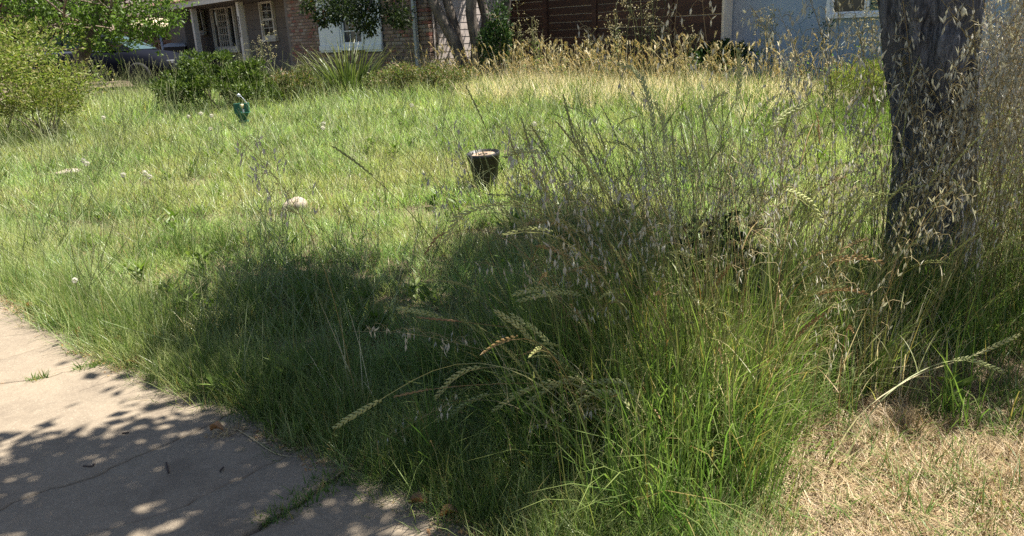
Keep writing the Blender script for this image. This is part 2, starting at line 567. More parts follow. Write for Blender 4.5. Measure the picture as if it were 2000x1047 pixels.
def rye_mesh(name, P, head=0.24, r=0.0025, mat='rye', sl=.019, sw=.0078, spread=.40, leafy=True):
    """ryegrass: a thin stem whose top carries flat spikelets left and right"""
    mb = MB()
    Q, L = resample(P, 16)
    mb.tube(Q, np.linspace(r, r * .45, 16), 3, cap=False, t0=0, t1=.6)
    H, _ = resample(P, 80)
    n = max(8, int(head / .0105))
    view = np.array([0.15, -1, .25])
    for i in range(n):
        q = 1 - head / L * (1 - i / n)
        x = q * 79
        k = min(78, int(x)); p = H[k] + (H[k + 1] - H[k]) * (x - k)
        d = H[k + 1] - H[k]; d /= np.linalg.norm(d)
        a = np.cross(d, view); a /= np.linalg.norm(a) + 1e-9
        s = 1 if i % 2 else -1
        dd = d + a * s * spread + np.array([0, 0, .04]); dd /= np.linalg.norm(dd)
        k2 = .75 + .5 * math.sin(math.pi * (i + 1) / (n + 1)) ** .7
        mb.spindle(p, dd, sl * k2 * random.uniform(.85, 1.2), sw * k2, t=.8 + .2 * random.random(), n=4, thick=.55, side=view)
    mb.spindle(H[-1] - (H[-1] - H[-3]) * .5, H[-1] - H[-3], sl * 1.1, sw * .8, t=.95, n=3)
    if leafy:
        for j in range(random.randint(1, 3)):
            k = random.randint(12, 46)
            add_blade(mb, H[k], random.uniform(.12, .24), random.uniform(.0028, .0045))
    return mb.mesh(name, MAT[mat])


def add_blade(mb, p, L, W, az=None, lean=None, t=.3):
    az = random.uniform(0, 6.28) if az is None else az
    th = random.uniform(.35, 1.0) if lean is None else lean
    c = random.uniform(.3, 1.5)
    side = np.array([-math.sin(az), math.cos(az), 0])
    pts = [np.array(p, float)]
    for s in range(5):
        a = th + c * (s / 5)
        pts.append(pts[-1] + L / 5 * np.array([math.cos(az) * math.sin(a), math.sin(az) * math.sin(a), math.cos(a)]))
    vs, fs = [], []
    for s in range(5):
        f = W * .5 * (1 - s / 5.0) ** .6
        vs += [pts[s] - side * f, pts[s] + side * f]
    vs.append(pts[5])
    fs = [(2 * s, 2 * s + 1, 2 * s + 3, 2 * s + 2) for s in range(4)] + [(8, 9, 10)]
    mb.add(vs, fs, [t] * 11)


def oat_mesh(name, P, nsp=16, pan=.30, gl=.026, gw=.0066, r=0.0021, mat='oat'):
    """wild oat: an open panicle of papery drooping spikelets; two materials"""
    mb = MB()
    Q, L = resample(P, 16)
    mb.tube(Q, np.linspace(r, r * .4, 16), 3, cap=False, t0=0, t1=.8)
    H, _ = resample(P, 60)
    nst = len(mb.f)
    gm = MB()
    for i in range(nsp):
        q = 1 - pan / L * (1 - (i + random.random() * .6) / nsp)
        k = min(57, max(1, int(q * 59)))
        p = H[k]
        az = random.uniform(0, 6.28)
        ln = random.uniform(.02, .085) * (1.15 - .6 * i / nsp)
        e = p + np.array([math.cos(az) * ln, math.sin(az) * ln, random.uniform(-.2, .5) * ln])
        e2 = e + np.array([math.cos(az) * .008, math.sin(az) * .008, -.012])
        mb.tube([p, (p + e) / 2 + np.array([0, 0, .012]), e, e2], .0008, 3, cap=False, t0=.8, t1=1)
        for s in (-1, 1):
            d = np.array([math.cos(az + s * .9) * .13, math.sin(az + s * .9) * .13, -random.uniform(.2, 1.0)])
            if random.random() < .35: d[2] *= -.4
            gm.spindle(e2, d, gl * random.uniform(.8, 1.25), gw * random.uniform(.8, 1.2), n=4, thick=.35, t=.5)
    k = len(mb.v)
    for j in range(random.randint(0, 2)):
        add_blade(mb, H[random.randint(8, 30)], random.uniform(.15, .3), random.uniform(.003, .006))
    ns = len(mb.f)
    mb.add(gm.v, gm.f, gm.t)
    me = mb.mesh(name, MAT[mat])
    me.materials.append(MAT['glume'])
    mi = np.zeros(len(me.polygons), np.int32); mi[ns:] = 1
    me.polygons.foreach_set('material_index', mi)
    return me


def barley_mesh(name, P, head=.10, mat='dry', r=.0015):
    """foxtail barley: a bristly golden head"""
    mb = MB()
    Q, L = resample(P, 8)
    mb.tube(Q, np.linspace(r, r * .6, 8), 3, cap=False)
    H, _ = resample(P, 30)
    d = H[-1] - H[-5]; d /= np.linalg.norm(d)
    p0 = H[-1]
    for i in range(34):
        q = i / 34
        p = p0 - d * head * .2 + d * head * .75 * q
        a = np.array([random.gauss(0, 1), random.gauss(0, 1), random.gauss(0, 1)])
        dd = d + .33 * a / np.linalg.norm(a)
        mb.spindle(p, dd, random.uniform(.03, .055), .0042, n=3, t=.9)
    return mb.mesh(name, MAT[mat])


# collection of hidden prototypes for the uncountable grass
def scatter(name, protos, pos, rz, scl, idx, tilt=None, parent=None, real=False):
    """one 'stuff' object: geometry nodes put clump meshes on the points"""
    n = len(pos)
    cname = name + '_source'
    cc = bpy.data.collections.new(cname)
    for i, me in enumerate(protos):
        o = bpy.data.objects.new('%s_%02d' % (cname, i), me)
        cc.objects.link(o)
    me = bpy.data.meshes.new(name)
    me.vertices.add(n)
    me.vertices.foreach_set('co', np.ascontiguousarray(pos, np.float32).ravel())
    rot = np.zeros((n, 3), np.float32); rot[:, 2] = rz
    if tilt is not None: rot[:, 0] = tilt[:, 0]; rot[:, 1] = tilt[:, 1]
    a = me.attributes.new('rot', 'FLOAT_VECTOR', 'POINT'); a.data.foreach_set('vector', rot.ravel())
    a = me.attributes.new('scl', 'FLOAT', 'POINT'); a.data.foreach_set('value', np.ascontiguousarray(scl, np.float32))
    a = me.attributes.new('pick', 'INT', 'POINT'); a.data.foreach_set('value', np.ascontiguousarray(idx, np.int32))
    ob = link(name, me, parent)
    ng = bpy.data.node_groups.new(name, 'GeometryNodeTree')
    ng.interface.new_socket('Geometry', in_out='INPUT', socket_type='NodeSocketGeometry')
    ng.interface.new_socket('Geometry', in_out='OUTPUT', socket_type='NodeSocketGeometry')
    gi, go = ng.nodes.new('NodeGroupInput'), ng.nodes.new('NodeGroupOutput')
    ci = ng.nodes.new('GeometryNodeCollectionInfo')
    ci.inputs['Collection'].default_value = cc
    ci.inputs['Separate Children'].default_value = True
    ci.inputs['Reset Children'].default_value = True
    ip = ng.nodes.new('GeometryNodeInstanceOnPoints')
    ip.inputs['Pick Instance'].default_value = True

    def attr(nm, ty):
        k = ng.nodes.new('GeometryNodeInputNamedAttribute')
        k.data_type = ty
        k.inputs[0].default_value = nm
        return [s for s in k.outputs if s.enabled][0]
    e2r = ng.nodes.new('FunctionNodeEulerToRotation')
    ng.links.new(attr('rot', 'FLOAT_VECTOR'), e2r.inputs[0])
    ng.links.new(gi.outputs[0], ip.inputs['Points'])
    ng.links.new(ci.outputs[0], ip.inputs['Instance'])
    ng.links.new(attr('pick', 'INT'), ip.inputs['Instance Index'])
    ng.links.new(e2r.outputs[0], ip.inputs['Rotation'])
    ng.links.new(attr('scl', 'FLOAT'), ip.inputs['Scale'])
    if real:
        rl = ng.nodes.new('GeometryNodeRealizeInstances')
        ng.links.new(ip.outputs[0], rl.inputs[0]); ng.links.new(rl.outputs[0], go.inputs[0])
    else:
        ng.links.new(ip.outputs[0], go.inputs[0])
    md = ob.modifiers.new('scatter', 'NODES')
    md.node_group = ng
    return ob


# the grass edge of the pavement as a line on the ground
EDGE = np.array([(1.02, 1.0), (.52, 1.5), (.14, 1.85), (-.18, 2.14), (-.50, 2.41), (-.86, 2.72), (-1.29, 3.11), (-1.66, 3.35), (-2.14, 3.74), (-2.70, 4.22), (-3.40, 4.87), (-4.3, 5.75), (-5.3, 6.7), (-7.5, 8.9)])


def xedge(y):
    return np.interp(y, EDGE[:, 1], EDGE[:, 0])


# house axes: local x runs left along the front, local y out to the street
YAW = R_(50)
U_ = np.array([-math.cos(YAW), math.sin(YAW), 0])
N_ = np.array([-math.sin(YAW), -math.cos(YAW), 0])
HOUSE = at(838, 70, 15.5); HOUSE[2] = HG
HROT = math.atan2(U_[1], U_[0])


def hit(px, py, P0, nrm):
    d = ray(px, py)
    return EYE + d * ((P0 - EYE) @ nrm) / (d @ nrm)


def hp(px, py, b=0.0):
    """pixel -> (a, z) on the house plane that lies b in front of the brick front"""
    P = hit(px, py, HOUSE + N_ * b, N_) - HOUSE
    return P @ U_, P[2]


BW = -2.0                                   # the brown wing stands this far behind the brick front

# ------------------------------------------------------------------ ground
xs = np.r_[np.arange(-60, -12, 6), np.arange(-12, 12, .5), np.arange(12, 61, 6)]
ys = np.r_[np.arange(-20, 0, 4), np.arange(0, 16, .4), np.arange(16, 80, 6), 200]
XX, YY = np.meshgrid(xs, ys)
ZZ = G(YY) - .03 + np.where((YY < 16) & (np.abs(XX) < 12), rng.uniform(-.012, .012, XX.shape), 0)
nx, ny = len(xs), len(ys)
V = np.stack([XX.ravel(), YY.ravel(), ZZ.ravel()], 1)
q = [(j * nx + i, j * nx + i + 1, (j + 1) * nx + i + 1, (j + 1) * nx + i) for j in range(ny - 1) for i in range(nx - 1)]
g_me = mesh_np('ground', V, np.array(q).ravel(), np.full(len(q), 4), MAT['soil'], smooth=True)
ground = link('ground', g_me)
tag(ground, 'bare brown soil and dry thatch under the weeds', kind='structure')

# ------------------------------------------------------------------ pavement: slabs parted by cracks and a joint
crack_px = [
    [(0, 627), (22, 617), (45, 608)],
    [(0, 704), (67, 686), (100, 676), (162, 661)],
    [(0, 752), (58, 749), (90, 741), (120, 732), (150, 722), (190, 708), (225, 694)],
    [(0, 1001), (27, 986), (112, 958), (137, 953), (200, 929), (272, 897), (330, 872), (400, 838)],
    [(210, 1042), (250, 1031), (312, 1011), (362, 996), (430, 965), (500, 925), (560, 893)],
    [(480, 1046), (545, 1012), (590, 992), (607, 981), (640, 955), (668, 930)],
]
NS = 80
lines = []
for cp in crack_px:
    P = np.array([gr(*c)[:2] for c in cp])
    d0 = P[0] - P[min(2, len(P) - 1)]; d0 /= np.linalg.norm(d0)
    d1 = P[-1] - P[-2]; d1 /= np.linalg.norm(d1)
    P = np.vstack([P[0] + d0 * 2.2, P[0] + d0 * 1.0, P, P[-1] + d1 * .18])
    s = np.r_[0, np.cumsum(np.linalg.norm(np.diff(P, axis=0), axis=1))]
    t = np.linspace(0, s[-1], NS)
    L_ = np.stack([np.interp(t, s, P[:, k]) for k in (0, 1)], 1)
    L_[1:-1] += rng.normal(0, .005, (NS - 2, 2))
    ph_ = rng.uniform(0, 6, 2)
    L_ += .012 * np.stack([np.sin(t * 9 + ph_[0]), np.sin(t * 13 + ph_[1])], 1)
    lines.append(L_)
tt = np.linspace(0, 1, NS)[:, None]
first = np.array([-9.0, 7.2]) * (1 - tt) + np.array([-4.6, 6.15]) * tt
last = np.array([-3.6, .2]) * (1 - tt) + np.array([.75, 1.05]) * tt
lines = [first] + lines + [last]
side_walk = empty('pavement', (0, 0, 0))
tag(side_walk, 'cracked old concrete pavement in dappled shade', kind='structure')
for k in range(len(lines) - 1):
    A, B = lines[k].copy(), lines[k + 1].copy()
    gap = .0045 if k not in (5, 6) else .008
    dv = B - A; dv /= np.linalg.norm(dv, axis=1)[:, None] + 1e-9
    ga = gap * rng.uniform(.4, 1.5, (NS, 1)); gb = gap * rng.uniform(.4, 1.5, (NS, 1))
    A = A + dv * ga; B = B - dv * gb
    lift = rng.uniform(-.003, .003)
    rows = []
    for w in (0, .012, .25, .5, .75, .988, 1.0):
        r_ = A * (1 - w) + B * w
        z = G(r_[:, 1]) + .012 + lift - (.004 if w in (0, 1.0) else 0)
        rows.append(np.c_[r_, z])
    low0 = rows[0].copy(); low0[:, 2] -= .09
    low1 = rows[-1].copy(); low1[:, 2] -= .09
    rows = [low0] + rows + [low1]
    V = np.vstack(rows)
    fs = []
    for j in range(len(rows) - 1):
        for i in range(NS - 1):
            fs.append((j * NS + i, (j + 1) * NS + i, (j + 1) * NS + i + 1, j * NS + i + 1))
    me = mesh_np('slab', V, np.array(fs).ravel(), np.full(len(fs), 4), MAT['concrete'])
    link('slab', me, side_walk)

# ------------------------------------------------------------------ the brick house
house = empty('house', tuple(HOUSE), HROT)
tag(house, 'single storey house with brick front, taupe porch wall and brown board wing', 'house')
EAVE = 2.10
# brick front
wa0, wa1, wz0 = 2.39, 3.37, .85             # window opening
shz0 = .72
mb = MB()
mb.box(.03, 6.09, -.22, -.016, 0, EAVE + .3)
bw = mb.build('brick_wall', MAT['mortar'], house)
proto = [MB().box(-.1 + e, .1 - e, -.095, 0, -.031 + e2, .031 - e2, .004).mesh('brick', MAT['brick']) for e, e2 in ((0, 0), (.004, .002), (.002, .003))]
half = MB().box(-.046, .046, -.095, 0, -.031, .031, .004).mesh('brick_half', MAT['brick'])
restb = MB()
nb = 0
row = 0
z = .05
while z < EAVE + .1:
    off = .106 if row % 2 else 0.0
    a = .1 + off
    if off:
        pieces = [(.046, True)]
    else:
        pieces = []
    while a < 6.0:
        pieces.append((a, False)); a += .212
    for a, hf in pieces:
        hidden = (1.66 < a < 4.40 and z > shz0 - .02)
        if hidden: continue
        zt = 1.98 if a > 4 else 1.62
        seen = (z > .42 and z < zt) and (a < 1.75 or a > 4.35)
        if seen and nb < 298:
            o = link('brick', half if hf else random.choice(proto), bw, (a, random.uniform(-.004, .004), z))
            o.rotation_euler = (random.uniform(-.015, .015), random.uniform(-.012, .012), random.uniform(-.012, .012))
            nb += 1
        else:
            w = .045 if hf else .1
            restb.box(a - w, a + w, -.095, random.uniform(-.004, .004), z - .031, z + .031)
    z += .0745
    row += 1
tag(restb.build('brick_courses', MAT['brick'], bw), kind='stuff')


def window(parent, a0, a1, z0, z1, b, mats, cols=2, rows=2, fwid=.06, sashes=2, sill=True, dx=0.0):
    """a window on the front: frame with panes, muntins and a sill below it"""
    m = MB()
    m.box(a0 - fwid, a0, b - .05, b + .03, z0 - fwid, z1 + fwid)
    m.box(a1, a1 + fwid, b - .05, b + .03, z0 - fwid, z1 + fwid)
    m.box(a0, a1, b - .05, b + .028, z1, z1 + fwid)
    m.box(a0, a1, b - .05, b + .028, z0 - fwid, z0)
    w = m.build('window', mats, parent)
    H = (z1 - z0) / sashes
    for s in range(sashes):
        zz0, zz1 = z0 + s * H, z0 + (s + 1) * H
        bb = b - .03 + .012 * (sashes - 1 - s)
        m = MB()
        e = .03
        m.box(a0, a0 + e, bb - .02, bb + .01, zz0, zz1); m.box(a1 - e, a1, bb - .02, bb + .01, zz0, zz1)
        m.box(a0 + e, a1 - e, bb - .02, bb + .009, zz0, zz0 + e); m.box(a0 + e, a1 - e, bb - .02, bb + .009, zz1 - e, zz1)
        m.build('sash', mats, w)
        for i in range(cols):
            for j in range(rows):
                x0 = a0 + e + (a1 - a0 - 2 * e) * i / cols; x1 = a0 + e + (a1 - a0 - 2 * e) * (i + 1) / cols
                y0 = zz0 + e + (H - 2 * e) * j / rows; y1 = zz0 + e + (H - 2 * e) * (j + 1) / rows
                MB().box(x0 + .002, x1 - .002, bb - .012, bb - .006, y0 + .002, y1 - .002).build('pane', MAT['glass'], w)
        for i in range(1, cols):
            x = a0 + e + (a1 - a0 - 2 * e) * i / cols
            MB().box(x - .009, x + .009, bb - .014, bb + .004, zz0 + e, zz1 - e).build('muntin', mats, w)
        for j in range(1, rows):
            y = zz0 + e + (H - 2 * e) * j / rows
            MB().box(a0 + e, a1 - e, bb - .013, bb + .003, y - .009, y + .009).build('muntin', mats, w)
    if sill:
        MB().box(a0 - fwid - .03, a1 + fwid + .03, b - .04, b + .06, z0 - fwid - .075, z0 - fwid - .002, .006).build('sill', mats, w)
    return w


window(house, 2.46, 3.30, .90, 1.96, .03, MAT['white'], 3, 2, .07, 2)
for (a0, a1) in ((3.42, 4.40), (1.66, 2.36)):
    sh = MB().box(a0 + .004, a1 - .004, .012, .03, shz0 + .02, EAVE).build('shutter', MAT['white'], house)
    nbd = 3
    for i in range(nbd):
        x0 = a0 + (a1 - a0) * i / nbd; x1 = a0 + (a1 - a0) * (i + 1) / nbd
        MB().box(x0 + .003, x1 - .003, .028, .05, shz0, EAVE + .05, .004).build('board', MAT['white'], sh)
    for zz in (shz0 + .04, EAVE - .25):
        MB().box(a0 - .01, a1 + .01, .05, .075, zz, zz + .11, .005).build('batten', MAT['white'], sh)
# downspout at the corner
ds = MB()
ds.box(.33, .41, .02, .085, .02, EAVE, .012)
ds.build('downspout', solid('downspout_paint', (.42, .45, .47), (.36, .39, .41), 4, .5), house)

# side wall with pinkish lap boards
sw_ = MB().box(.05, .2, -2.6, -.23, 0, EAVE + .5).build('side_wall', MAT['pale_back'], house)
z = 0.0
while z < EAVE + .25:
    m = MB()
    t0, t1 = .006, .001
    vs = [(.05 - t0, -.105, z), (.05 - t1, -.105, z + .15), (.05, -.105, z + .15), (.05, -.105, z),
          (.05 - t0, -2.5, z), (.05 - t1, -2.5, z + .15), (.05, -2.5, z + .15), (.05, -2.5, z)]
    m.add(vs, [(0, 1, 2, 3), (7, 6, 5, 4), (0, 4, 5, 1), (1, 5, 6, 2), (3, 2, 6, 7), (0, 3, 7, 4)])
    m.build('siding_board', MAT['pinkwhite'], sw_)
    z += .136
MB().box(-.012, .03, -.135, -.104, 0, EAVE + .3).build('corner_trim', MAT['pinkwhite'], house)

# porch wall, set back, in wide taupe boards
PB = -1.0
pw = MB().box(6.0, 15.1, PB - .2, PB - .012, 0, EAVE + .35).build('porch_wall', MAT['taupe'], house)
z = 0.0
while z < EAVE + .2:
    MB().box(6.10, 13.55, PB - .012, PB, z, z + .272, .003).build('siding_board', MAT['taupe'], pw)
    z += .276
MB().box(6.085, 6.2, PB - .05, -.02, 0, EAVE + .2).build('porch_end_wall', MAT['taupe'], house)
MB().box(13.5, 15.0, PB + .9, -.03, 0, .02)
wing = MB().box(13.62, 15.05, -.3, -.02, 0, EAVE + .2).build('end_wall', MAT['taupe'], house)
for px0, py0, px1, py1, cols, rows, sh in ((388, 22, 402, 60, 1, 1, 1), (511, 6, 541, 70, 2, 2, 2)):
    a0, z1 = hp(px0, py0, PB); a1, z0 = hp(px1, py1, PB)
    window(house, min(a0, a1), max(a0, a1), z0, z1, PB + .055, MAT['trim'], cols, rows, .075, sh)
a0, z1 = hp(415, 18, PB); a1, z0 = hp(467, 92, PB)
lo, hi = min(a0, a1), max(a0, a1)
w = (hi - lo)
big = window(house, lo, hi, z0, z1, PB + .055, MAT['trim'], 1, 1, .08, 1)
for f in (.27, .76):
    MB().box(lo + w * f - .03, lo + w * f + .03, PB + .005, PB + .075, z0, z1).build('mullion', MAT['trim'], big)
for i in range(1, 5):
    x = lo + w * (.27 + .49 * i / 5)
    MB().box(x - .008, x + .008, PB + .014, PB + .045, z0, z1).build('muntin', MAT['trim'], big)
for j in range(1, 6):
    y = z0 + (z1 - z0) * j / 6
    MB().box(lo + w * .27 + .03, lo + w * .76 - .03, PB + .015, PB + .044, y - .008, y + .008).build('muntin', MAT['trim'], big)
# porch posts, one with the street number
for px in (379, 470):
    a, _ = hp(px, 60, .05)
    p = MB().box(a - .075, a + .075, -.09, .06, 0, EAVE, .006).build('post', MAT['trim'], house)
    if px == 470:
        for i, ch in enumerate('2512'):
            cu = bpy.data.curves.new('digit', 'FONT')
            cu.body = ch; cu.size = .185; cu.extrude = .004; cu.align_x = 'CENTER'
            cu.materials.append(MAT['black'])
            tmp = bpy.data.objects.new('digit_curve', cu)
            col.objects.link(tmp)
            bpy.context.view_layer.update()
            me = bpy.data.meshes.new_from_object(tmp.evaluated_get(bpy.context.evaluated_depsgraph_get()))
            bpy.data.objects.remove(tmp)
            o = link('digit', me, p, (a + .012, .066, 1.60 - i * .142))
            o.rotation_euler = (math.pi / 2, 0, math.pi)
    else:
        pass
a, _ = hp(479, 60, PB + .06)
MB().box(a - .06, a + .06, PB + .001, PB + .05, 0, EAVE).build('pilaster', MAT['trim'], house)
# eave, soffit and roof
MB().box(-.18, 16.2, .30, .34, EAVE + .02, EAVE + .21, .004).build('fascia', MAT['trim'], house)
MB().box(-.18, 16.2, PB - .1, .30, EAVE + .022, EAVE + .05).build('soffit', MAT['taupe'], house)
roof = MB()
for k in range(26):
    b0 = .40 - k * .22
    z0 = EAVE + .215 + k * .22 * .36
    roof.add([(-.2, b0, z0), (16.3, b0, z0), (16.3, b0 - .24, z0 + .24 * .36), (-.2, b0 - .24, z0 + .24 * .36), (-.2, b0, z0 - .018), (16.3, b0, z0 - .018)],
             [(0, 1, 2, 3), (4, 5, 1, 0)])
roof.add([(-.2, .38, EAVE + .19), (16.3, .38, EAVE + .19), (16.3, -5.4, EAVE + 2.27), (-.2, -5.4, EAVE + 2.27)], [(3, 2, 1, 0)])
roof.build('roof', MAT['shingle'], house)

# brown board wing with pale gaps
c0 = -(-HOUSE @ U_ + hit(1412, 40, HOUSE + N_ * BW, N_) @ U_)     # distance to the right along the wing
wing_len = c0
bwall = MB().box(-wing_len, .3, BW - .25, BW - .03, 0, 2.28).build('board_wall', MAT['pale_back'], house)
posts = [-(hp(px, 40, BW)[0]) for px in (1066, 1162, 1310)]
edges = [0.0] + posts + [wing_len]
z = .02
j = 0
while z < 2.15:
    for i in range(len(edges) - 1):
        e0, e1 = -edges[i + 1] + .05, -edges[i] - .05
        gapz = .0 if i == 3 and abs(z - 1.01) > .08 else random.uniform(.010, .018)
        MB().box(e0, e1, BW - .03, BW + random.uniform(-.003, .004), z, z + .139 - gapz).build('board', MAT['brown'], bwall)
    z += .139
    j += 1
for x in posts:
    MB().box(-x - .055, -x + .055, BW - .031, BW + .03, 0, 2.29, .004).build('batten', MAT['brown'], bwall)
MB().box(-wing_len - .1, .3, BW - .3, BW + .2, 2.3, 2.45).build('wing_eave', MAT['trim'], house)
MB().box(-wing_len, 16, -6, BW - .3, 0, 2.0)
a0, _ = hp(996, 2, BW); a1, _ = hp(1024, 2, BW)
window(house, min(a0, a1), max(a0, a1) + .0, 1.72, 2.2, BW + .07, MAT['white'], 1, 1, .05, 1)
MB().box(0.2, 15.0, -5.4, -5.2, 0, 4.2).build('rear_wall', MAT['taupe'], house)

# ------------------------------------------------------------------ blue building on the right
BB = BW - .7
blue = empty('garage_building', tuple(HOUSE), HROT)
tag(blue, 'blue grey painted building with white corner board and white framed window', 'building')
x0 = -hp(1411, 40, BB)[0]
MB().box(-x0 - 9, -x0, BB - .3, BB, 0, 2.5).build('wall', MAT['blue'], blue)
xa, xb = -hp(1419, 40, BB)[0], -hp(1428, 40, BB)[0]
MB().box(-xb, -xa, BB - .01, BB + .03, .1, 2.45, .004).build('corner_board', MAT['white'], blue)
aw0, zw0 = hp(1626, 28, BB); aw1, _ = hp(1728, 22, BB)
ww = window(blue, aw1, aw0, zw0, zw0 + .9, BB + .06, MAT['white'], 1, 1, .06, 1, sill=False)
xm = aw1 + (aw0 - aw1) * .30
MB().box(xm - .035, xm + .035, BB + .0, BB + .075, zw0, zw0 + .9).build('mullion', MAT['white'], ww)
sg = solid('green_louvre', (.10, .16, .115), None, rough=.5)
for k in range(9):
    MB().box(aw1 + .02, xm - .04, BB + .025, BB + .05, zw0 + .03 + k * .095, zw0 + .105 + k * .095, .003).build('louvre', sg, ww)
MB().box(-x0 - 9.2, -x0 + .2, BB - .4, BB + .25, 2.5, 2.65).build('eave', MAT['white'], blue)

# ------------------------------------------------------------------ neighbour's things at the far left
nb_ = empty('neighbour_house', (-19.5, 37.0, HG), R_(168))
tag(nb_, 'pale grey sided house beyond the dark picket fence', 'house')
nw = MB().box(-9, 9, -6, 0, 0, 2.45).build('wall', solid('pale_grey_siding', (.42, .42, .42), (.38, .38, .38), 3, .7), nb_)
for k in range(13):
    MB().box(-9.01, 9.01, .0, .02 + .0, .1 + k * .18, .1 + k * .18 + .172).build('siding_board', MAT['pinkwhite'] if False else nw.data.materials[0], nw)
m = MB(); m.add([(-9.5, .6, 2.42), (9.5, .6, 2.42), (9.5, -3, 3.9), (-9.5, -3, 3.9), (-9.5, .6, 2.3), (9.5, .6, 2.3), (9.5, -6.6, 2.42), (-9.5, -6.6, 2.42)],
            [(0, 1, 2, 3), (4, 5, 1, 0), (3, 2, 6, 7)])
m.build('roof', solid('grey_roof', (.13, .10, .085), (.10, .08, .07), 5, .9), nb_)

fz = at(340, 118, 28.5)
fence = empty('picket_fence', (-17.5, 28.8, HG), 0)
tag(fence, 'dark weathered dog eared picket fence between parked car and porch', 'fence')
for k in range(52):
    x = k * .15 - .6
    hgt = 1.72 + random.uniform(-.02, .02)
    m = MB()
    m.add([(x, 0, 0), (x + .135, 0, 0), (x + .135, 0, hgt - .05), (x + .1, 0, hgt), (x + .035, 0, hgt), (x, 0, hgt - .05),
           (x, .02, 0), (x + .135, .02, 0), (x + .135, .02, hgt - .05), (x + .1, .02, hgt), (x + .035, .02, hgt), (x, .02, hgt - .05)],
          [(0, 1, 2, 3, 4, 5), (11, 10, 9, 8, 7, 6), (0, 6, 7, 1), (1, 7, 8, 2), (2, 8, 9, 3), (3, 9, 10, 4), (4, 10, 11, 5), (5, 11, 6, 0)])
    m.build('picket', MAT['fencewood'], fence)
for zz in (.35, 1.15):
    MB().box(-.7, 7.3, -.05, -.002, zz, zz + .1).build('rail', solid('rail_wood%.1f' % zz, (.27, .20, .155), (.2, .14, .11), 5, .85), fence)
P = at(322, 118, 26.5); P[2] = HG
mp = MB().tube([(0, 0, 0), (0, 0, 1.45)], .045, 10).lathe([(.045, 1.45), (.06, 1.455), (.06, 1.49), (.03, 1.53), (.0, 1.54)], 10).build('metal_post', MAT['metal'], None, True, P)
tag(mp, 'pale galvanised metal post in front of the picket fence', 'post')
P = at(350, 120, 26.0); P[2] = HG
bn = empty('wheeled_bin', P, R_(10))
tag(bn, 'dark bin with grey lid at the corner of the porch wall', 'bin')
m = MB(); m.add([(-.25, -.28, 0), (.25, -.28, 0), (.25, .28, 0), (-.25, .28, 0), (-.31, -.34, 1.0), (.31, -.34, 1.0), (.31, .34, 1.0), (-.31, .34, 1.0)],
                [(3, 2, 1, 0), (0, 1, 5, 4), (1, 2, 6, 5), (2, 3, 7, 6), (3, 0, 4, 7)]); m.build('body', solid('bin_dark', (.02, .02, .022), None, rough=.5), bn)
m = MB(); m.add([(-.35, -.38, 1.0), (.35, -.38, 1.0), (.35, .38, 1.06), (-.35, .38, 1.06), (-.3, -.3, 1.08), (.3, -.3, 1.08), (.3, .32, 1.12), (-.3, .32, 1.12)],
                [(3, 2, 1, 0), (4, 5, 6, 7), (0, 1, 5, 4), (1, 2, 6, 5), (2, 3, 7, 6), (3, 0, 4, 7)]); m.build('lid', solid('bin_lid', (.30, .30, .31), None, rough=.5), bn)
P = at(305, 75, 31.5); P[2] = HG
um = empty('patio_umbrella', P)
tag(um, 'cream domed umbrella top showing above the picket fence', 'umbrella')
cre = solid('cream_canvas', (.55, .45, .30), (.5, .4, .27), 4, .8)
MB().lathe([(1.15, 1.72), (1.0, 1.82), (.7, 1.97), (.35, 2.07), (.02, 2.12)], 10).build('canopy', cre, um)
MB().tube([(0, 0, 0), (0, 0, 2.1)], .02, 8).build('pole', MAT['metal'], um)

# ------------------------------------------------------------------ parked car, nose to the right
P = at(205, 150, 22.0); P[2] = HG
car = empty('parked_car', P, R_(-4))
tag(car, 'dark navy car parked behind the tree at the left', 'car')
paint = solid('navy_paint', (.005, .006, .011), None, rough=.75, spec=.05, coat=0.0)
belt_shine = solid('belt_highlight', (.30, .33, .45), None, rough=.25, metal=.6)  # blue highlight along the belt line, put into the trim colour


def loft(secs, name, mat, parent, smooth=True):
    """sections along x: each a closed ring of (y,z)"""
    m = MB(); n = len(secs[0][1])
    vs = [(x, y, z) for x, r in secs for y, z in r]
    fs = [(i * n + k, i * n + (k + 1) % n, i * n + n + (k + 1) % n, i * n + n + k) for i in range(len(secs) - 1) for k in range(n)]
    fs += [tuple(range(n - 1, -1, -1)), tuple((len(secs) - 1) * n + k for k in range(n))]
    m.add(vs, fs)
    return m.build(name, mat, parent, smooth)


def ring(w, z0, z1, r=.12):
    return [(-w + .06, z0), (-w, z0 + .1), (-w - .0, (z0 + z1) / 2), (-w + .03, z1 - r), (-w + .14, z1), (0, z1 + .03), (w - .14, z1), (w - .03, z1 - r), (w, (z0 + z1) / 2), (w, z0 + .1), (w - .06, z0), (0, z0)]


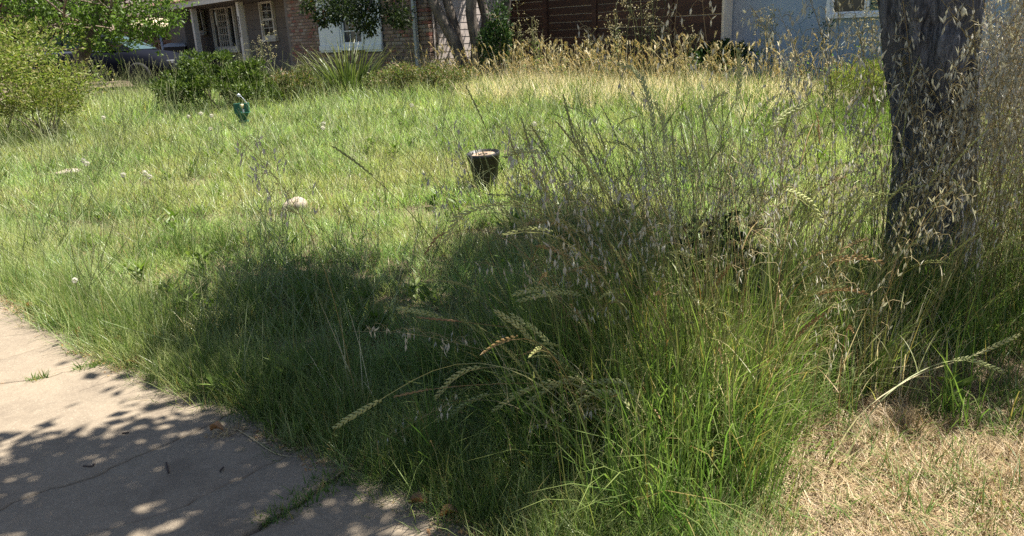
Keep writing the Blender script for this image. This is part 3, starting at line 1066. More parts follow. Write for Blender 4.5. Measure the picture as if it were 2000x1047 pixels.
secs = [(-2.3, ring(.70, .40, .85)), (-2.22, ring(.80, .30, .98)), (-1.6, ring(.88, .22, 1.02)), (-.6, ring(.90, .20, 1.0)), (.6, ring(.90, .20, .98)), (1.1, ring(.89, .22, .97)), (1.7, ring(.86, .24, .88)), (2.15, ring(.80, .28, .74)), (2.35, ring(.66, .36, .62))]
body = loft(secs, 'body', paint, car)
cab = [(-1.95, .98, .62), (-1.35, 1.36, .60), (-.7, 1.46, .60), (.1, 1.45, .60), (.55, 1.32, .60), (1.25, .97, .66)]
m = MB(); vs = []
for x, zt, wt in cab:
    vs += [(x, -.78, .96), (x, -wt, zt), (x, wt, zt), (x, .78, .96)]
fs = [(4 * i + k, 4 * i + k + 1, 4 * i + 5 + k, 4 * i + 4 + k) for i in range(len(cab) - 1) for k in range(3)]
m.add(vs, fs); m.build('roof', paint, car)
glz = solid('car_glass', (.012, .02, .02), None, rough=.1, spec=.25)
for sgn in (-1, 1):
    for x0, x1, zt0, zt1 in ((-1.45, -.62, 1.24, 1.38), (-.54, .2, 1.38, 1.37), (.27, .95, 1.33, 1.06)):
        m = MB()
        yb, yt = sgn * .80, sgn * .645
        m.add([(x0 - (.1 if x0 < -1 else 0), yb, 1.0), (x1, yb, 1.0), (x1, yt if zt1 > 1.2 else sgn * .76, zt1), (x0, yt, zt0)], [(0, 1, 2, 3)])
        m.add([(p[0], p[1] - sgn * .012, p[2]) for p in m.v[:4]], [(3, 2, 1, 0)])
        m.build('side_window', glz, car)
    MB().box(-2.1, .55, sgn * .885 - .012, sgn * .885 + .012, .955, 1.0).build('belt_trim', belt_shine, car)
    MB().box(.78, .98, sgn * .98 - .09, sgn * .98 + .09, .98, 1.12, .03).build('mirror', paint, car)
    MB().box(2.12, 2.3, sgn * .58 - .13, sgn * .58 + .13, .56, .68, .03).build('headlight', solid('lamp%d' % sgn, (.10, .105, .11), None, rough=.3), car)
m = MB(); m.add([(.6, -.58, 1.33), (.6, .58, 1.33), (1.28, .64, .985), (1.28, -.64, .985)], [(0, 1, 2, 3)]); m.build('windscreen', solid('screen_glass', (.05, .08, .075), None, rough=.1, spec=.35), car)
for x in (-1.42, 1.45):
    for sgn in (-1, 1):
        wh = MB()
        ring_ = [(.19, -.1), (.29, -.11), (.325, -.07), (.325, .07), (.29, .11), (.19, .1)]
        m = MB().lathe([(r, z) for r, z in ring_], 20)
        wobj = m.build('wheel', solid('tyre%d%d' % (int(x), sgn), (.02, .02, .02), None, rough=.9), car, True, (x, sgn * .80, .325))
        wobj.rotation_euler = (R_(90), 0, 0)
        MB().lathe([(.19, -.06), (.15, -.03), (.05, -.05), (.05, .05), (.15, .03), (.19, .06)], 12).build('rim', MAT['metal'], wobj)

# ------------------------------------------------------------------ leaves, shrubs and trees


def leaf_cloud(name, C, D, L, W, mat, parent, fold=.18, kind=None):
    """vectorised leaves: centres C, pointing D, each two folded triangles"""
    n = len(C)
    D = D / (np.linalg.norm(D, axis=1)[:, None] + 1e-9)
    rv = rng.normal(size=(n, 3))
    sd = np.cross(D, rv); sd /= np.linalg.norm(sd, axis=1)[:, None] + 1e-9
    nm = np.cross(D, sd)
    L = np.broadcast_to(L, n)[:, None]; W = np.broadcast_to(W, n)[:, None]
    m = C + D * L * .45
    V = np.stack([C, m + sd * W * .5 + nm * W * fold, C + D * L, m - sd * W * .5 + nm * W * fold], 1).reshape(-1, 3)
    b0 = np.arange(n)[:, None] * 4
    loops = (b0 + np.array([0, 1, 2, 0, 2, 3])[None]).reshape(-1)
    me = mesh_np(name, V, loops, np.full(2 * n, 3), mat)
    o = link(name, me, parent)
    if kind: o['kind'] = kind
    return o


def blob_points(n, centre, rad, lumps=24, lr=.32, shell=.55, flat_bottom=True, seed=0):
    """points in uneven lumps over an ellipsoid, with gaps between the lumps"""
    r2 = np.random.default_rng(seed)
    rad = np.array(rad, float)
    d = r2.normal(size=(lumps, 3)); d /= np.linalg.norm(d, axis=1)[:, None]
    if flat_bottom: d[:, 2] = np.where(d[:, 2] < -.25, -d[:, 2] * .6, d[:, 2])
    lc = d * (r2.uniform(shell, 1.0, (lumps, 1)))
    k = r2.integers(0, lumps, n)
    sz = r2.uniform(.6, 1.25, lumps)[k][:, None] * lr
    q = r2.normal(size=(n, 3)); q /= np.linalg.norm(q, axis=1)[:, None]
    q *= r2.uniform(.15, 1, (n, 1)) ** .5
    P = (lc[k] + q * sz)
    out = P + .0
    return np.array(centre) + P * rad, q * rad, lc[k] * rad


def shrub(name, label, px, py, Y, rad, mat, n=6000, L=(.03, .05), W=.5, lumps=26, lr=.34, group=None, seed=1, upness=.4, cat='shrub', stems=9, base=None, smat='twig', zoff=0.0):
    P = base if base is not None else at(px, py, Y)
    P = np.array(P, float); P[2] = float(G(P[1]))
    o = empty(name, P)
    tag(o, label, cat, group)
    C, q, lc = blob_points(n, (0, 0, rad[2] * .55 + zoff), (rad[0], rad[1], rad[2] * .62), lumps, lr, seed=seed)
    keep = C[:, 2] > .02
    C, q, lc = C[keep], q[keep], lc[keep]
    nn = np.array(rad)
    D = q / (np.linalg.norm(q, axis=1)[:, None] + 1e-9) + rng.normal(size=C.shape) * .55 + np.array([0, 0, upness])
    ll = rng.uniform(L[0], L[1], len(C))
    leaf_cloud('foliage', C, D, ll, ll * W, MAT[mat], o)
    mb = MB()
    for k in range(stems):
        e = C[rng.integers(len(C))]
        s0 = np.array([random.uniform(-.15, .15) * rad[0], random.uniform(-.15, .15) * rad[1], -.02])
        mid = s0 * .4 + e * .5 + np.array([random.uniform(-.06, .06), random.uniform(-.06, .06), .08 * rad[2]])
        mb.tube([s0, mid, e], [.012, .008, .003], 4)
    mb.build('stem', MAT[smat], o)
    return o


def grow(mb, p, d, L, r, depth, tips, n=5, spread=.6, up=.12, shrink=.72, kids=(2, 3)):
    """a forking limb"""
    pts = [np.array(p, float)]
    d = np.array(d, float) / np.linalg.norm(d)
    for i in range(n):
        d = d + np.array([random.gauss(0, .13), random.gauss(0, .13), random.gauss(0, .1) + up * .2]); d /= np.linalg.norm(d)
        pts.append(pts[-1] + d * L / n)
    mb.tube(pts, np.linspace(r, r * .6, n + 1), 6 if r > .02 else 4)
    if depth == 0:
        tips.append((pts[-1], d)); tips.append((pts[-3], d)); return
    for k in range(random.randint(*kids)):
        a = np.array([random.gauss(0, 1), random.gauss(0, 1), random.gauss(0, .8)]); a /= np.linalg.norm(a)
        dd = d + a * spread
        grow(mb, pts[-1 - random.randint(0, 1)], dd, L * shrink * random.uniform(.8, 1.15), r * .58, depth - 1, tips, n, spread, up, shrink, kids)


# street tree: the big grey trunk in view, its crown above the frame
TB = gr(1822, 575)
tree = empty('street_tree', (TB[0], TB[1], float(G(TB[1]))))
tag(tree, 'massive grey weathered tree trunk rising out of tall oats at the right', 'tree')
prof = [(-.06, .30), (.0, .285), (.10, .262), (.25, .245), (.45, .232), (.65, .226), (.85, .226), (1.05, .232), (1.25, .243), (1.45, .255), (1.65, .268), (1.85, .28), (2.05, .285), (2.3, .28), (2.6, .27), (2.9, .26)]
NT = 72
zz = np.linspace(-.06, 2.9, 120)
rr = .83 * np.interp(zz, [p[0] for p in prof], [p[1] for p in prof])
ph = np.linspace(0, 2 * math.pi, NT, endpoint=False)
ZT, PT = np.meshgrid(zz, ph, indexing='ij')
RRt = np.repeat(rr[:, None], NT, 1)
for amp, k, fz_, p0 in ((.018, 3, 1.4, .3), (.014, 5, 2.3, 1.1), (.010, 8, 3.1, 2.0), (.008, 13, 4.0, .7)):
    RRt += amp * np.sin(k * PT + p0 + 1.3 * np.sin(fz_ * ZT + p0 * 2))
RRt += .010 * np.abs(np.sin(9 * PT + 2 * np.sin(2.2 * ZT))) + .006 * np.abs(np.sin(23 * PT + 3 * np.sin(3.2 * ZT)))


def pit(phi0, z0, wphi, wz, depth, tilt=0.0):
    global RRt
    dphi = (PT - phi0 - tilt * (ZT - z0) + math.pi) % (2 * math.pi) - math.pi
    RRt -= depth * np.exp(-(dphi / wphi) ** 2 - ((ZT - z0) / wz) ** 2)


FC = math.atan2(-TB[1], -TB[0])            # the side that faces the camera
pit(FC - .05, 1.12, .16, .07, .075)        # knot hole
pit(FC + .12, .95, .42, .33, .035)         # sunken area of flaking bark
pit(FC - .62, 1.75, .10, .55, .05, .12)    # long fissures
pit(FC + .62, 1.85, .10, .40, .06, -.18)
pit(FC - .05, 1.42, .11, .30, .035, .9)
pit(FC + .42, .62, .10, .12, .05)
pit(FC + .05, 1.46, .6, .03, .022)         # ledge under the smooth wood
RRt += .03 * np.exp(-((((PT - FC - .45 + math.pi) % (2 * math.pi)) - math.pi) / .25) ** 2 - ((ZT - 1.35) / .12) ** 2)
RRt += rng.normal(0, .0016, RRt.shape)
AX = at(1822, 0, TB[1] - .02)
LEAN = (AX[0] - TB[0]) / (AX[2] - float(G(TB[1])))
Vt = np.stack([RRt * np.cos(PT) + LEAN * ZT + .012 * np.sin(ZT * 1.6), RRt * np.sin(PT), ZT], -1).reshape(-1, 3)
fq = [(i * NT + k, i * NT + (k + 1) % NT, (i + 1) * NT + (k + 1) % NT, (i + 1) * NT + k) for i in range(len(zz) - 1) for k in range(NT)]
link('trunk', mesh_np('trunk', Vt, np.array(fq).ravel(), np.full(len(fq), 4), MAT['deadbark'], smooth=True), tree)
# crown: leaf clumps set where the shade on lawn and pavement comes from
shade = [  # pixel of the shaded ground, clump radius, leaves
    (60, 905, .34, 318), (170, 880, .34, 367), (285, 870, .32, 367), (395, 880, .32, 342), (500, 905, .32, 342), (590, 930, .26, 208), (330, 950, .26, 77), (110, 985, .24, 110), (480, 990, .22, 53), (30, 840, .2, 73), (720, 985, .25, 26), (220, 825, .18, 61), (640, 985, .2, 41), (0, 960, .3, 89),
    (520, 545, .5, 756), (600, 520, .45, 621), (680, 560, .5, 756), (560, 640, .5, 837), (660, 680, .5, 837), (760, 640, .42, 648), (740, 740, .5, 837), (850, 720, .5, 756), (640, 780, .4, 567), (470, 500, .3, 216), (420, 640, .32, 243),
    (960, 470, .5, 745), (1050, 440, .5, 842), (1140, 420, .5, 842), (1000, 560, .5, 842), (1100, 540, .5, 842), (1220, 450, .45, 583), (1300, 480, .4, 162), (920, 600, .4, 456), (1000, 660, .45, 168),
    (800, 860, .36, 120), (1000, 800, .35, 170), (1180, 600, .45, 260), (1350, 640, .3, 150), (1100, 760, .3, 140), (900, 860, .35, 190), (960, 960, .3, 130), (1120, 900, .25, 80),
    (1780, 700, .40, 198), (1880, 690, .40, 198), (1970, 700, .36, 165), (1820, 620, .36, 143), (1940, 610, .36, 143), (1700, 640, .3, 88), (1560, 560, .3, 140), ]
lm = MB()
cC, cD = [], []
top = np.array([LEAN * 2.8, 0, 2.8])
for i, (px, py, r, n) in enumerate(shade):
    P = gr(px, py, .12)
    Hh = 3.3 + 1.3 * ((i * 37) % 11) / 11
    c = P + S / S[2] * Hh
    c_l = c - np.array(tree.location)
    q = rng.normal(size=(n, 3)) * np.array([r * .62, r * .62, .16])
    cC.append(c_l + q); cD.append(rng.normal(size=(n, 3)) + np.array([0, 0, -.3]))
    mid = top * .45 + c_l * .55 + np.array([random.uniform(-.15, .15), random.uniform(-.15, .15), .25])
    lm.tube(resample([top + rng.normal(size=3) * .06, top * .75 + c_l * .25 + np.array([0, 0, .35]), mid, c_l], 9)[0], np.linspace(.020, .008, 9), 5)
    for b in range(5):
        e = c_l + q[b] * 1.2
        lm.tube([c_l * .8 + mid * .2, (c_l + e) / 2 + np.array([0, 0, .05]), e], [.009, .006, .003], 4)
lm.build('limb', MAT['bark'], tree)
cC, cD = np.vstack(cC), np.vstack(cD)
ll = rng.uniform(.07, .13, len(cC))
leaf_cloud('crown', cC, cD, ll, ll * .62, MAT['leaf_myrtle'], tree)

# multi-stemmed tree by the siding
P = at(918, 150, 14.9)
myr = empty('multi_stem_tree', (P[0], P[1], HG))
tag(myr, 'smooth barked tree with several leaning trunks by the pale siding', 'tree')


def px_path(pts, Y0, org, Y1=None):
    n = len(pts)
    return [at(px, py, Y0 if Y1 is None else Y0 + (Y1 - Y0) * i / (n - 1)) - org for i, (px, py) in enumerate(pts)]


org = np.array([P[0], P[1], HG])
stems = [
    ([(908, 165), (903, 120), (890, 85), (868, 45), (848, 10), (838, -12), (820, -70)], [.12, .105, .095, .085, .078, .072, .05], 14.9),
    ([(908, 140), (898, 95), (885, 40), (872, 0), (862, -30), (850, -90)], [.08, .085, .075, .07, .06, .045], 15.05),
    ([(930, 170), (931, 130), (934, 95), (926, 60), (918, 30), (920, 0), (926, -30), (930, -90)], [.11, .10, .095, .085, .08, .078, .07, .05], 14.8),
    ([(938, 110), (942, 75), (950, 40), (944, 15), (938, -5), (940, -60)], [.05, .05, .05, .055, .055, .04], 14.95),
    ([(972, 160), (974, 110), (960, 60), (946, 25), (936, -8), (930, -60)], [.06, .065, .065, .07, .06, .045], 15.2),
    ([(990, 150), (985, 80), (988, 30), (992, -10), (998, -70)], [.05, .06, .065, .06, .04], 15.6)]
tips = []
for pts, rads, Y in stems:
    path = px_path(pts, Y, org)
    path[0][2] = -.05
    Q, _ = resample(path, 18)
    rads = [1.25 * r_q for r_q in rads]
    m = MB(); m.tube(Q, np.interp(np.linspace(0, 1, 18), np.linspace(0, 1, len(rads)), rads), 12, wob=.06)
    m.build('trunk', MAT['bark'], myr, True)
    e = Q[-1]
    tips.append(e)
lmb = MB(); tp = []
for e in tips:
    for k in range(3):
        grow(lmb, e, (random.gauss(0, .8), random.gauss(0, .6), .7), .9, .035, 2, tp)
hang = [(600, 8, .12), (640, 12, .22), (665, 22, .2), (628, 36, .12), (690, 18, .2), (720, 30, .22), (712, 48, .16), (735, 12, .16), (700, 5, .2), (660, 0, .2), (775, 22, .2), (785, 38, .15), (770, 36, .12), (722, 58, .09), (632, 44, .06), (655, 32, .1)]
hc = []
for px, py, r in hang:
    c = at(px, py, 14.6 + random.uniform(-.4, .4)) - org
    hc.append((c, r))
    s0 = np.array([-1.0, -.2, 2.4]) + rng.normal(size=3) * .15
    lmb.tube(resample([s0, (s0 + c) / 2 + np.array([0, 0, .5]), c], 7)[0], np.linspace(.02, .004, 7), 4)
lmb.build('branch', MAT['bark'], myr)
cC, cD, cL = [], [], []
for c, r in hc:
    n = int(1500 * r)
    q = rng.normal(size=(n, 3)) * r * .55
    cC.append(c + q); cD.append(q + rng.normal(size=(n, 3)) * r * .5 + np.array([0, 0, -.05]))
for p_, d_ in tp:
    n = 40
    q = rng.normal(size=(n, 3)) * .28
    cC.append(p_ + q + np.array([0, 0, .3])); cD.append(q + rng.normal(size=(n, 3)) * .2)
cC, cD = np.vstack(cC), np.vstack(cD)
ll = rng.uniform(.05, .085, len(cC))
leaf_cloud('crown', cC, cD, ll, ll * .5, MAT['leaf_myrtle'], myr)

# leafy tree at the upper left
P = at(150, 165, 16.0)
org = np.array([P[0], P[1], HG])
tl = empty('leafy_tree', tuple(org))
tag(tl, 'bright green leafy tree with leaning trunk overhanging the parked car', 'tree')
Q, _ = resample(px_path([(146, 175), (150, 135), (160, 105), (178, 75), (190, 45), (200, 0), (215, -60)], 16.0, org), 14)
Q[0][2] = -.05
MB().tube(Q, np.linspace(.15, .09, 14), 10, wob=.1).build('trunk', MAT['bark'], tl, True)
bm_ = MB(); tp = []
for k in range(9):
    i = 7 + k % 7
    grow(bm_, Q[i], (random.gauss(0, 1), random.gauss(0, .8), random.uniform(-.1, .7)), 1.1, .04, 2, tp, spread=.55)
# pale bare twigs that droop on the left of the crown
for pts in ([(190, 60), (120, 40), (70, 60), (20, 90)], [(120, 40), (95, 75), (100, 95), (140, 118)], [(180, 80), (110, 55), (40, 25), (0, 35)], [(100, 40), (70, 70), (72, 92)], [(200, 50), (235, 60), (270, 85), (300, 92)], [(195, 40), (240, 30), (290, 35), (335, 15)], [(110, 100), (70, 95), (20, 88), (0, 86)], [(60, 45), (25, 55), (5, 72)], [(160, 95), (130, 98), (105, 92)], [(190, 70), (225, 95), (260, 75)]):
    Qb, _ = resample(px_path(pts, 15.6, org, 15.2), 9)
    bm_.tube(Qb, np.linspace(.022, .006, 9), 4)
bm_.build('branch', MAT['twig'], tl)
lumps = [(20, 25, .3), (60, 15, .35), (110, 20, .4), (160, 10, .45), (210, 20, .5), (255, 15, .5), (300, 8, .45), (325, 20, .25), (200, 50, .4), (240, 52, .42), (285, 45, .38), (310, 50, .22), (60, 55, .22), (20, 60, .22), (100, 65, .2), (85, 88, .14), (60, 84, .12), (205, 85, .22), (180, 45, .35), (265, 70, .2), (320, 62, .1), (140, 40, .3), (105, 112, .08), (230, -30, .6), (120, -40, .6), (30, -40, .6), (320, -30, .5), (200, -90, .8), (80, -100, .8), (300, -90, .7), (45, 30, .3), (230, 68, .2), (145, 70, .22), (180, 22, .35), (300, 28, .3), (10, 5, .35), (75, 30, .3)]
cC, cD = [], []
for px, py, r in lumps:
    c = at(px, py, 15.7 + random.uniform(-.6, .7)) - org
    n = int(760 * r)
    q = rng.normal(size=(n, 3)) * r * .6
    k = max(3, n // 7)                       # leaves stand in little fans
    cen = q[rng.integers(0, n, n) % k]
    cC.append(c + cen + rng.normal(size=(n, 3)) * .035); cD.append(rng.normal(size=(n, 3)) + np.array([0, 0, -.15]))
cC, cD = np.vstack(cC), np.vstack(cD)
ll = rng.uniform(.06, .115, len(cC))
leaf_cloud('crown', cC, cD, ll, ll * .38, MAT['leaf_tree'], tl)

# dark purple-leaved tree behind it and a hedge that closes the gap
P = np.array([-14.5, 25.5, HG])
pt = empty('purple_leaf_tree', tuple(P))
tag(pt, 'dark purple leaved tree filling the shade behind the car', 'tree')
MB().tube([(0, 0, -.05), (.1, 0, 1.2), (.3, .1, 2.4)], [.14, .11, .08], 8).build('trunk', MAT['bark'], pt)
C, q, lc = blob_points(9000, (0, 0, 2.5), (4.2, 1.6, 2.1), 50, .3, .3, False, 5)
ll = rng.uniform(.10, .18, len(C))
leaf_cloud('crown', C, q + rng.normal(size=C.shape) * .6, ll, ll * .6, MAT['leaf_purple'], pt)
hedge = empty('background_hedge', (-20.5, 27.5, HG))
tag(hedge, 'dense dark hedge behind the car at the left edge', 'hedge')
C, q, lc = blob_points(9000, (0, 0, 1.2), (6.0, 1.0, 2.0), 60, .25, .4, True, 6)
ll = rng.uniform(.10, .2, len(C))
leaf_cloud('foliage', C, q + rng.normal(size=C.shape) * .6, ll, ll * .6, MAT['leaf_dark'], hedge)
mb = MB()
for k in range(14): mb.tube([(-5.5 + k * .85, 0, 0), (-5.4 + k * .85, 0, 1.8)], .04, 5)
mb.build('stem', MAT['twig'], hedge)

# shrubs
shrub('rounded_shrub', 'dense rounded dark green shrub below the porch windows', 428, 205, 11.9, (.97, .7, .96), 'leaf_juniper', 17000, (.03, .06), .5, 95, .15, seed=3, upness=.8, zoff=-.24)
shrub('yellow_green_shrub', 'big sunlit yellow green shrub at the left edge', 0, 0, 0, (1.5, 1.1, 1.22), 'leaf_shrub', 15000, (.03, .065), .42, 55, .3, seed=4, base=(-6.75, 10.2, 0))
shrub('low_pale_shrub', 'lower pale shrub spilling forward from the yellow green one', 0, 0, 0, (.7, .6, .62), 'leaf_shrub', 5200, (.025, .05), .42, 26, .34, seed=14, base=(-5.75, 9.85, 0))
shrub('weedy_shrub', 'low weedy shrub between the rounded shrub and strap leaved plant', 580, 195, 12.7, (.42, .4, .5), 'leaf_loose', 4200, (.03, .07), .3, 26, .36, seed=8)
shrub('twiggy_shrub', 'low twiggy dark shrub in front of the downspout', 795, 190, 12.9, (.58, .42, .5), 'leaf_loose', 5200, (.025, .05), .5, 30, .34, seed=9)
shrub('shaded_shrub', 'low dark shrub with reddish twigs at the foot of leaning trunks', 868, 190, 12.9, (.56, .4, .5), 'leaf_loose', 5200, (.025, .05), .45, 30, .34, seed=10, stems=16)
shrub('sprouting_shrub', 'dark glossy sprouts climbing beside the leaning trunks', 972, 165, 14.5, (.30, .28, 1.25), 'leaf_dark', 3600, (.04, .07), .5, 26, .4, seed=11)
shrub('wall_shrub', 'dark leafy shrub at the left foot of the blue wall', 1392, 130, 12.7, (.5, .3, .62), 'leaf_dark', 2600, (.05, .09), .55, 24, .36, seed=12)
shrub('green_bush', 'pale green grassy bush in front of the blue wall beside the big trunk', 1690, 190, 9.3, (.5, .5, .5), 'leaf_shrub', 5200, (.04, .09), .14, 40, .34, seed=15, upness=1.0)

# dark rose bush inside the tall grass
rb = shrub('rose_bush', 'dark leafy rose bush with withered blooms inside the tall grass', 0, 0, 0, (.26, .18, .46), 'leaf_dark', 700, (.03, .05), .6, 16, .36, seed=16, base=(gr(1390, 640)[0], gr(1390, 640)[1], 0), zoff=.0)
for k in range(12):
    a = random.uniform(0, 6.28)
    c = np.array([.24 * math.cos(a) * random.random() ** .5, -.06 + .16 * math.sin(a), random.uniform(.34, .58)])
    m = MB()
    for j in range(9):
        d = np.array([random.gauss(0, 1), random.gauss(0, 1), random.gauss(.2, .8)]); d /= np.linalg.norm(d)
        s_ = np.cross(d, (0, 0, 1)); s_ /= np.linalg.norm(s_) + 1e-6
        m.leaf(c, d, s_, .028, .022)
    m.build('bloom', MAT['deadbloom'], rb)

# strap-leaved plant under the shuttered window
P = at(682, 185, 13.3); P[2] = HG
sp_ = empty('strap_leaf_plant', P)
tag(sp_, 'clump of long strap leaves below the shuttered window', 'plant')


def strap(L, W, az, th, cu, base):
    m = MB()
    pts = [np.array(base)]
    for s in range(7):
        a = th + cu * (s / 6) ** 2
        pts.append(pts[-1] + L / 7 * np.array([math.cos(az) * math.sin(a), math.sin(az) * math.sin(a), math.cos(a)]))
    sd = np.array([-math.sin(az), math.cos(az), 0])
    vs, ts = [], []
    for s in range(7):
        f = W * .5 * (1 - (s / 7) ** 2.2)
        nrm = np.array([math.cos(az), math.sin(az), .3]) * W * .2
        vs += [pts[s] - sd * f, pts[s] + nrm, pts[s] + sd * f]; ts += [s / 7] * 3
    vs.append(pts[7]); ts.append(1)
    fs = [(3 * s + k, 3 * s + k + 1, 3 * s + 4 + k, 3 * s + 3 + k) for s in range(6) for k in (0, 1)] + [(18, 19, 21), (19, 20, 21)]
    return m.add(vs, fs, ts)


for k in range(175):
    az = random.uniform(0, 6.28)
    r = random.uniform(0, .3)
    strap(random.uniform(.7, 1.25), random.uniform(.026, .045), az, random.uniform(.05, .85), random.uniform(.1, 1.3), (r * math.cos(az) * 1.5, r * math.sin(az), -.02)).build('leaf', MAT['leaf_strap'], sp_)
P = at(565, 170, 12.6); P[2] = HG
sp2 = empty('strap_leaf_plant', P)
tag(sp2, 'small pale tuft of strap leaves right of the rounded shrub', 'plant')
for k in range(34):
    az = random.uniform(0, 6.28)
    strap(random.uniform(.5, .95), random.uniform(.014, .024), az, random.uniform(.1, .8), random.uniform(.2, 1.2), (random.uniform(-.15, .15), random.uniform(-.1, .1), -.02)).build('leaf', MAT['leaf_strap'], sp2)

# tall weeds with pale seed clusters along the house


def weed(label, px, Y, ztop, spread, nst, leafn, mat='leaf_weed', seedn=24, seed=0, dark=False):
    random.seed(seed)
    P = at(px, 120, Y); P[2] = float(G(Y))
    o = empty('tall_weed', P)
    tag(o, label, 'weed', 'tall weeds along the house walls')
    st, lv, hd = MB(), MB(), MB()
    for k in range(nst):
        az = random.uniform(0, 6.28)
        h = ztop * random.uniform(.7, 1.0)
        path = arc(h, random.uniform(.02, .16), az, random.uniform(0, .35), 9) + np.array([random.uniform(-1, 1) * spread * .4, random.uniform(-1, 1) * spread * .3, 0])
        st.tube(path, np.linspace(.006, .0025, 9), 4)
        for j in range(leafn // nst):
            i = int(random.uniform(0, .72) ** 1.2 * 8)
            a = random.uniform(0, 6.28)
            d = np.array([math.cos(a), math.sin(a), random.uniform(-.3, .6)]); d /= np.linalg.norm(d)
            s_ = np.cross(d, (0, 0, 1)); s_ /= np.linalg.norm(s_)
            lv.leaf(path[i] + d * .01 + np.array([0, 0, random.uniform(0, h / 9)]), d, s_, random.uniform(.05, .13) * (1 - .5 * i / 8), random.uniform(.02, .045), fold=.2)
        for j in range(max(3, seedn // nst)):
            i = random.randint(5, 8)
            a = random.uniform(0, 6.28)
            ln = random.uniform(.05, .18)
            e = path[i] + np.array([math.cos(a) * ln, math.sin(a) * ln, random.uniform(.3, 1.1) * ln])
            st.tube([path[i], (path[i] + e) / 2 + np.array([0, 0, .01]), e], [.002, .0015, .001], 3)
            for q in range(4):
                d = np.array([random.gauss(0, 1), random.gauss(0, 1), random.gauss(.5, .8)])
                hd.spindle(e + d * .012, d, random.uniform(.022, .04), .016, n=4)
    st.build('stem', MAT['stem'] if not dark else MAT['leaf_dark'], o)
    lv.build('foliage', MAT[mat], o)['kind'] = 'stuff'
    hd.build('seed_heads', MAT['seedhead'] if not dark else MAT['leaf_dark'], o)['kind'] = 'stuff'
    return o


wd = [('tall branching weed with cream seed tufts at the left end of the brown wall', 1010, 14.3, 1.45, .3, 5, 50, 30),
      ('bushy weed with pale tufts left of the first brown batten', 1048, 14.0, 1.25, .35, 6, 80, 36),
      ('slim weed growing right against the second brown batten', 1150, 13.6, 1.0, .3, 4, 50, 18),
      ('thicket of tall grey weeds before the brown wall centre', 1215, 13.2, 1.45, .35, 7, 70, 44),
      ('tallest seedy weed before the brown wall, reaching past the frame top', 1262, 12.9, 1.6, .35, 8, 60, 60),
      ('leafy weed right of the tallest seedy weed', 1305, 12.8, 1.2, .35, 6, 90, 26),
      ('bright leafy weed beside the white corner board', 1478, 11.9, 1.15, .32, 6, 130, 40),
      ('forked pale weed right of the leafy one by the blue wall', 1515, 11.8, 1.25, .3, 5, 80, 44),
      ('greyish seeding weed under the white framed window', 1672, 10.3, 1.15, .35, 6, 60, 40),
      ('pale seeding weed close to the big trunk under the window', 1712, 10.0, 1.2, .3, 6, 60, 44),
      ('thin seeding weed in front of the porch post with numbers', 492, 15.2, 1.0, .3, 4, 26, 28),
      ('nodding weed in front of the two sash porch window', 525, 15.0, 1.15, .35, 5, 26, 26),
      ('thin dry weed in front of the downspout', 800, 14.6, .95, .4, 5, 24, 24)]
wd += [('short leafy weed in the golden grass below the first brown batten', 1092, 13.2, .8, .35, 6, 110, 12),
       ('leafy weed in the golden grass below the second brown batten', 1182, 12.6, .85, .35, 6, 110, 14),
       ('green weed in the golden grass left of the dark wall shrub', 1345, 12.0, .9, .3, 6, 100, 16),
       ('low leafy weed in the golden grass below the white corner board', 1432, 11.2, .7, .35, 6, 110, 10),
       ('green weed between the forked pale weed and the dead weed', 1560, 10.8, .75, .3, 5, 90, 12),
       ('leafy weed right of the dead weed below the window', 1632, 10.2, .85, .3, 5, 90, 16)]
for k, (lb, px, Y, h, s_, ns, ln, sn) in enumerate(wd):
    weed(lb, px, Y, h, s_, ns, ln, seedn=sn, seed=40 + k)
weed('thin dark dead weed standing against the blue wall', 1597, 11.2, 1.1, .3, 6, 30, seedn=40, seed=77, dark=True)
random.seed(21)

# ------------------------------------------------------------------ small things in the lawn
# nursery pot filled with dry earth
P = gr(951, 368)
pot = empty('plant_pot', P, .3)
pot.rotation_euler = (R_(2), R_(-4), .3)
tag(pot, 'black plastic pot filled with dry pale soil standing in the lawn', 'pot')
pk = solid('black_plastic', (.010, .010, .011), (.022, .021, .019), 7, .45, .1, 50)
MB().lathe([(.094, .0), (.102, .05), (.130, .235), (.134, .24), (.134, .262), (.139, .265), (.140, .282), (.146, .286), (.147, .325), (.141, .327), (.138, .31)], 32).build('body', pk, pot, True)
m = MB().lathe([(.139, .303), (.12, .308), (.08, .313), (.03, .309), (.001, .312)], 32, wob=lambda q_, z_: 1 + .02 * math.sin(5 * q_))
m.build('soil_fill', solid('dry_pale_soil', (.40, .30, .21), (.22, .15, .10), 25, .95, .8, 90), pot)

# green sprinkler fixture
P = gr(478, 252)
P[2] -= .0
spr = empty('garden_sprinkler', P, R_(12))
spr.scale = (.72, .72, .80)
tag(spr, 'green plastic sprinkler fixture with funnel body on a grey stub', 'sprinkler')
gp = solid('green_plastic', (.010, .085, .058), (.013, .10, .07), 8, .35)
gl_ = solid('green_edge', (.03, .13, .09), None, rough=.35)
MB().tube([(0, 0, -.05), (0, 0, .12)], .05, 14).build('base_stub', MAT['metal'], spr)
MB().lathe([(.055, .105), (.088, .11), (.092, .125), (.088, .14), (.05, .145)], 20).build('collar', gl_, spr)
m = MB(); r0, r1 = .045, .115
vs = [(-r0, -r0, .145), (r0, -r0, .145), (r0, r0, .145), (-r0, r0, .145), (-r1, -r1 * .8, .255), (r1, -r1 * .8, .255), (r1, r1 * .8, .255), (-r1, r1 * .8, .255)]
m.add(vs, [(3, 2, 1, 0), (4, 5, 6, 7), (0, 1, 5, 4), (1, 2, 6, 5), (2, 3, 7, 6), (3, 0, 4, 7)]); m.build('funnel', gp, spr)
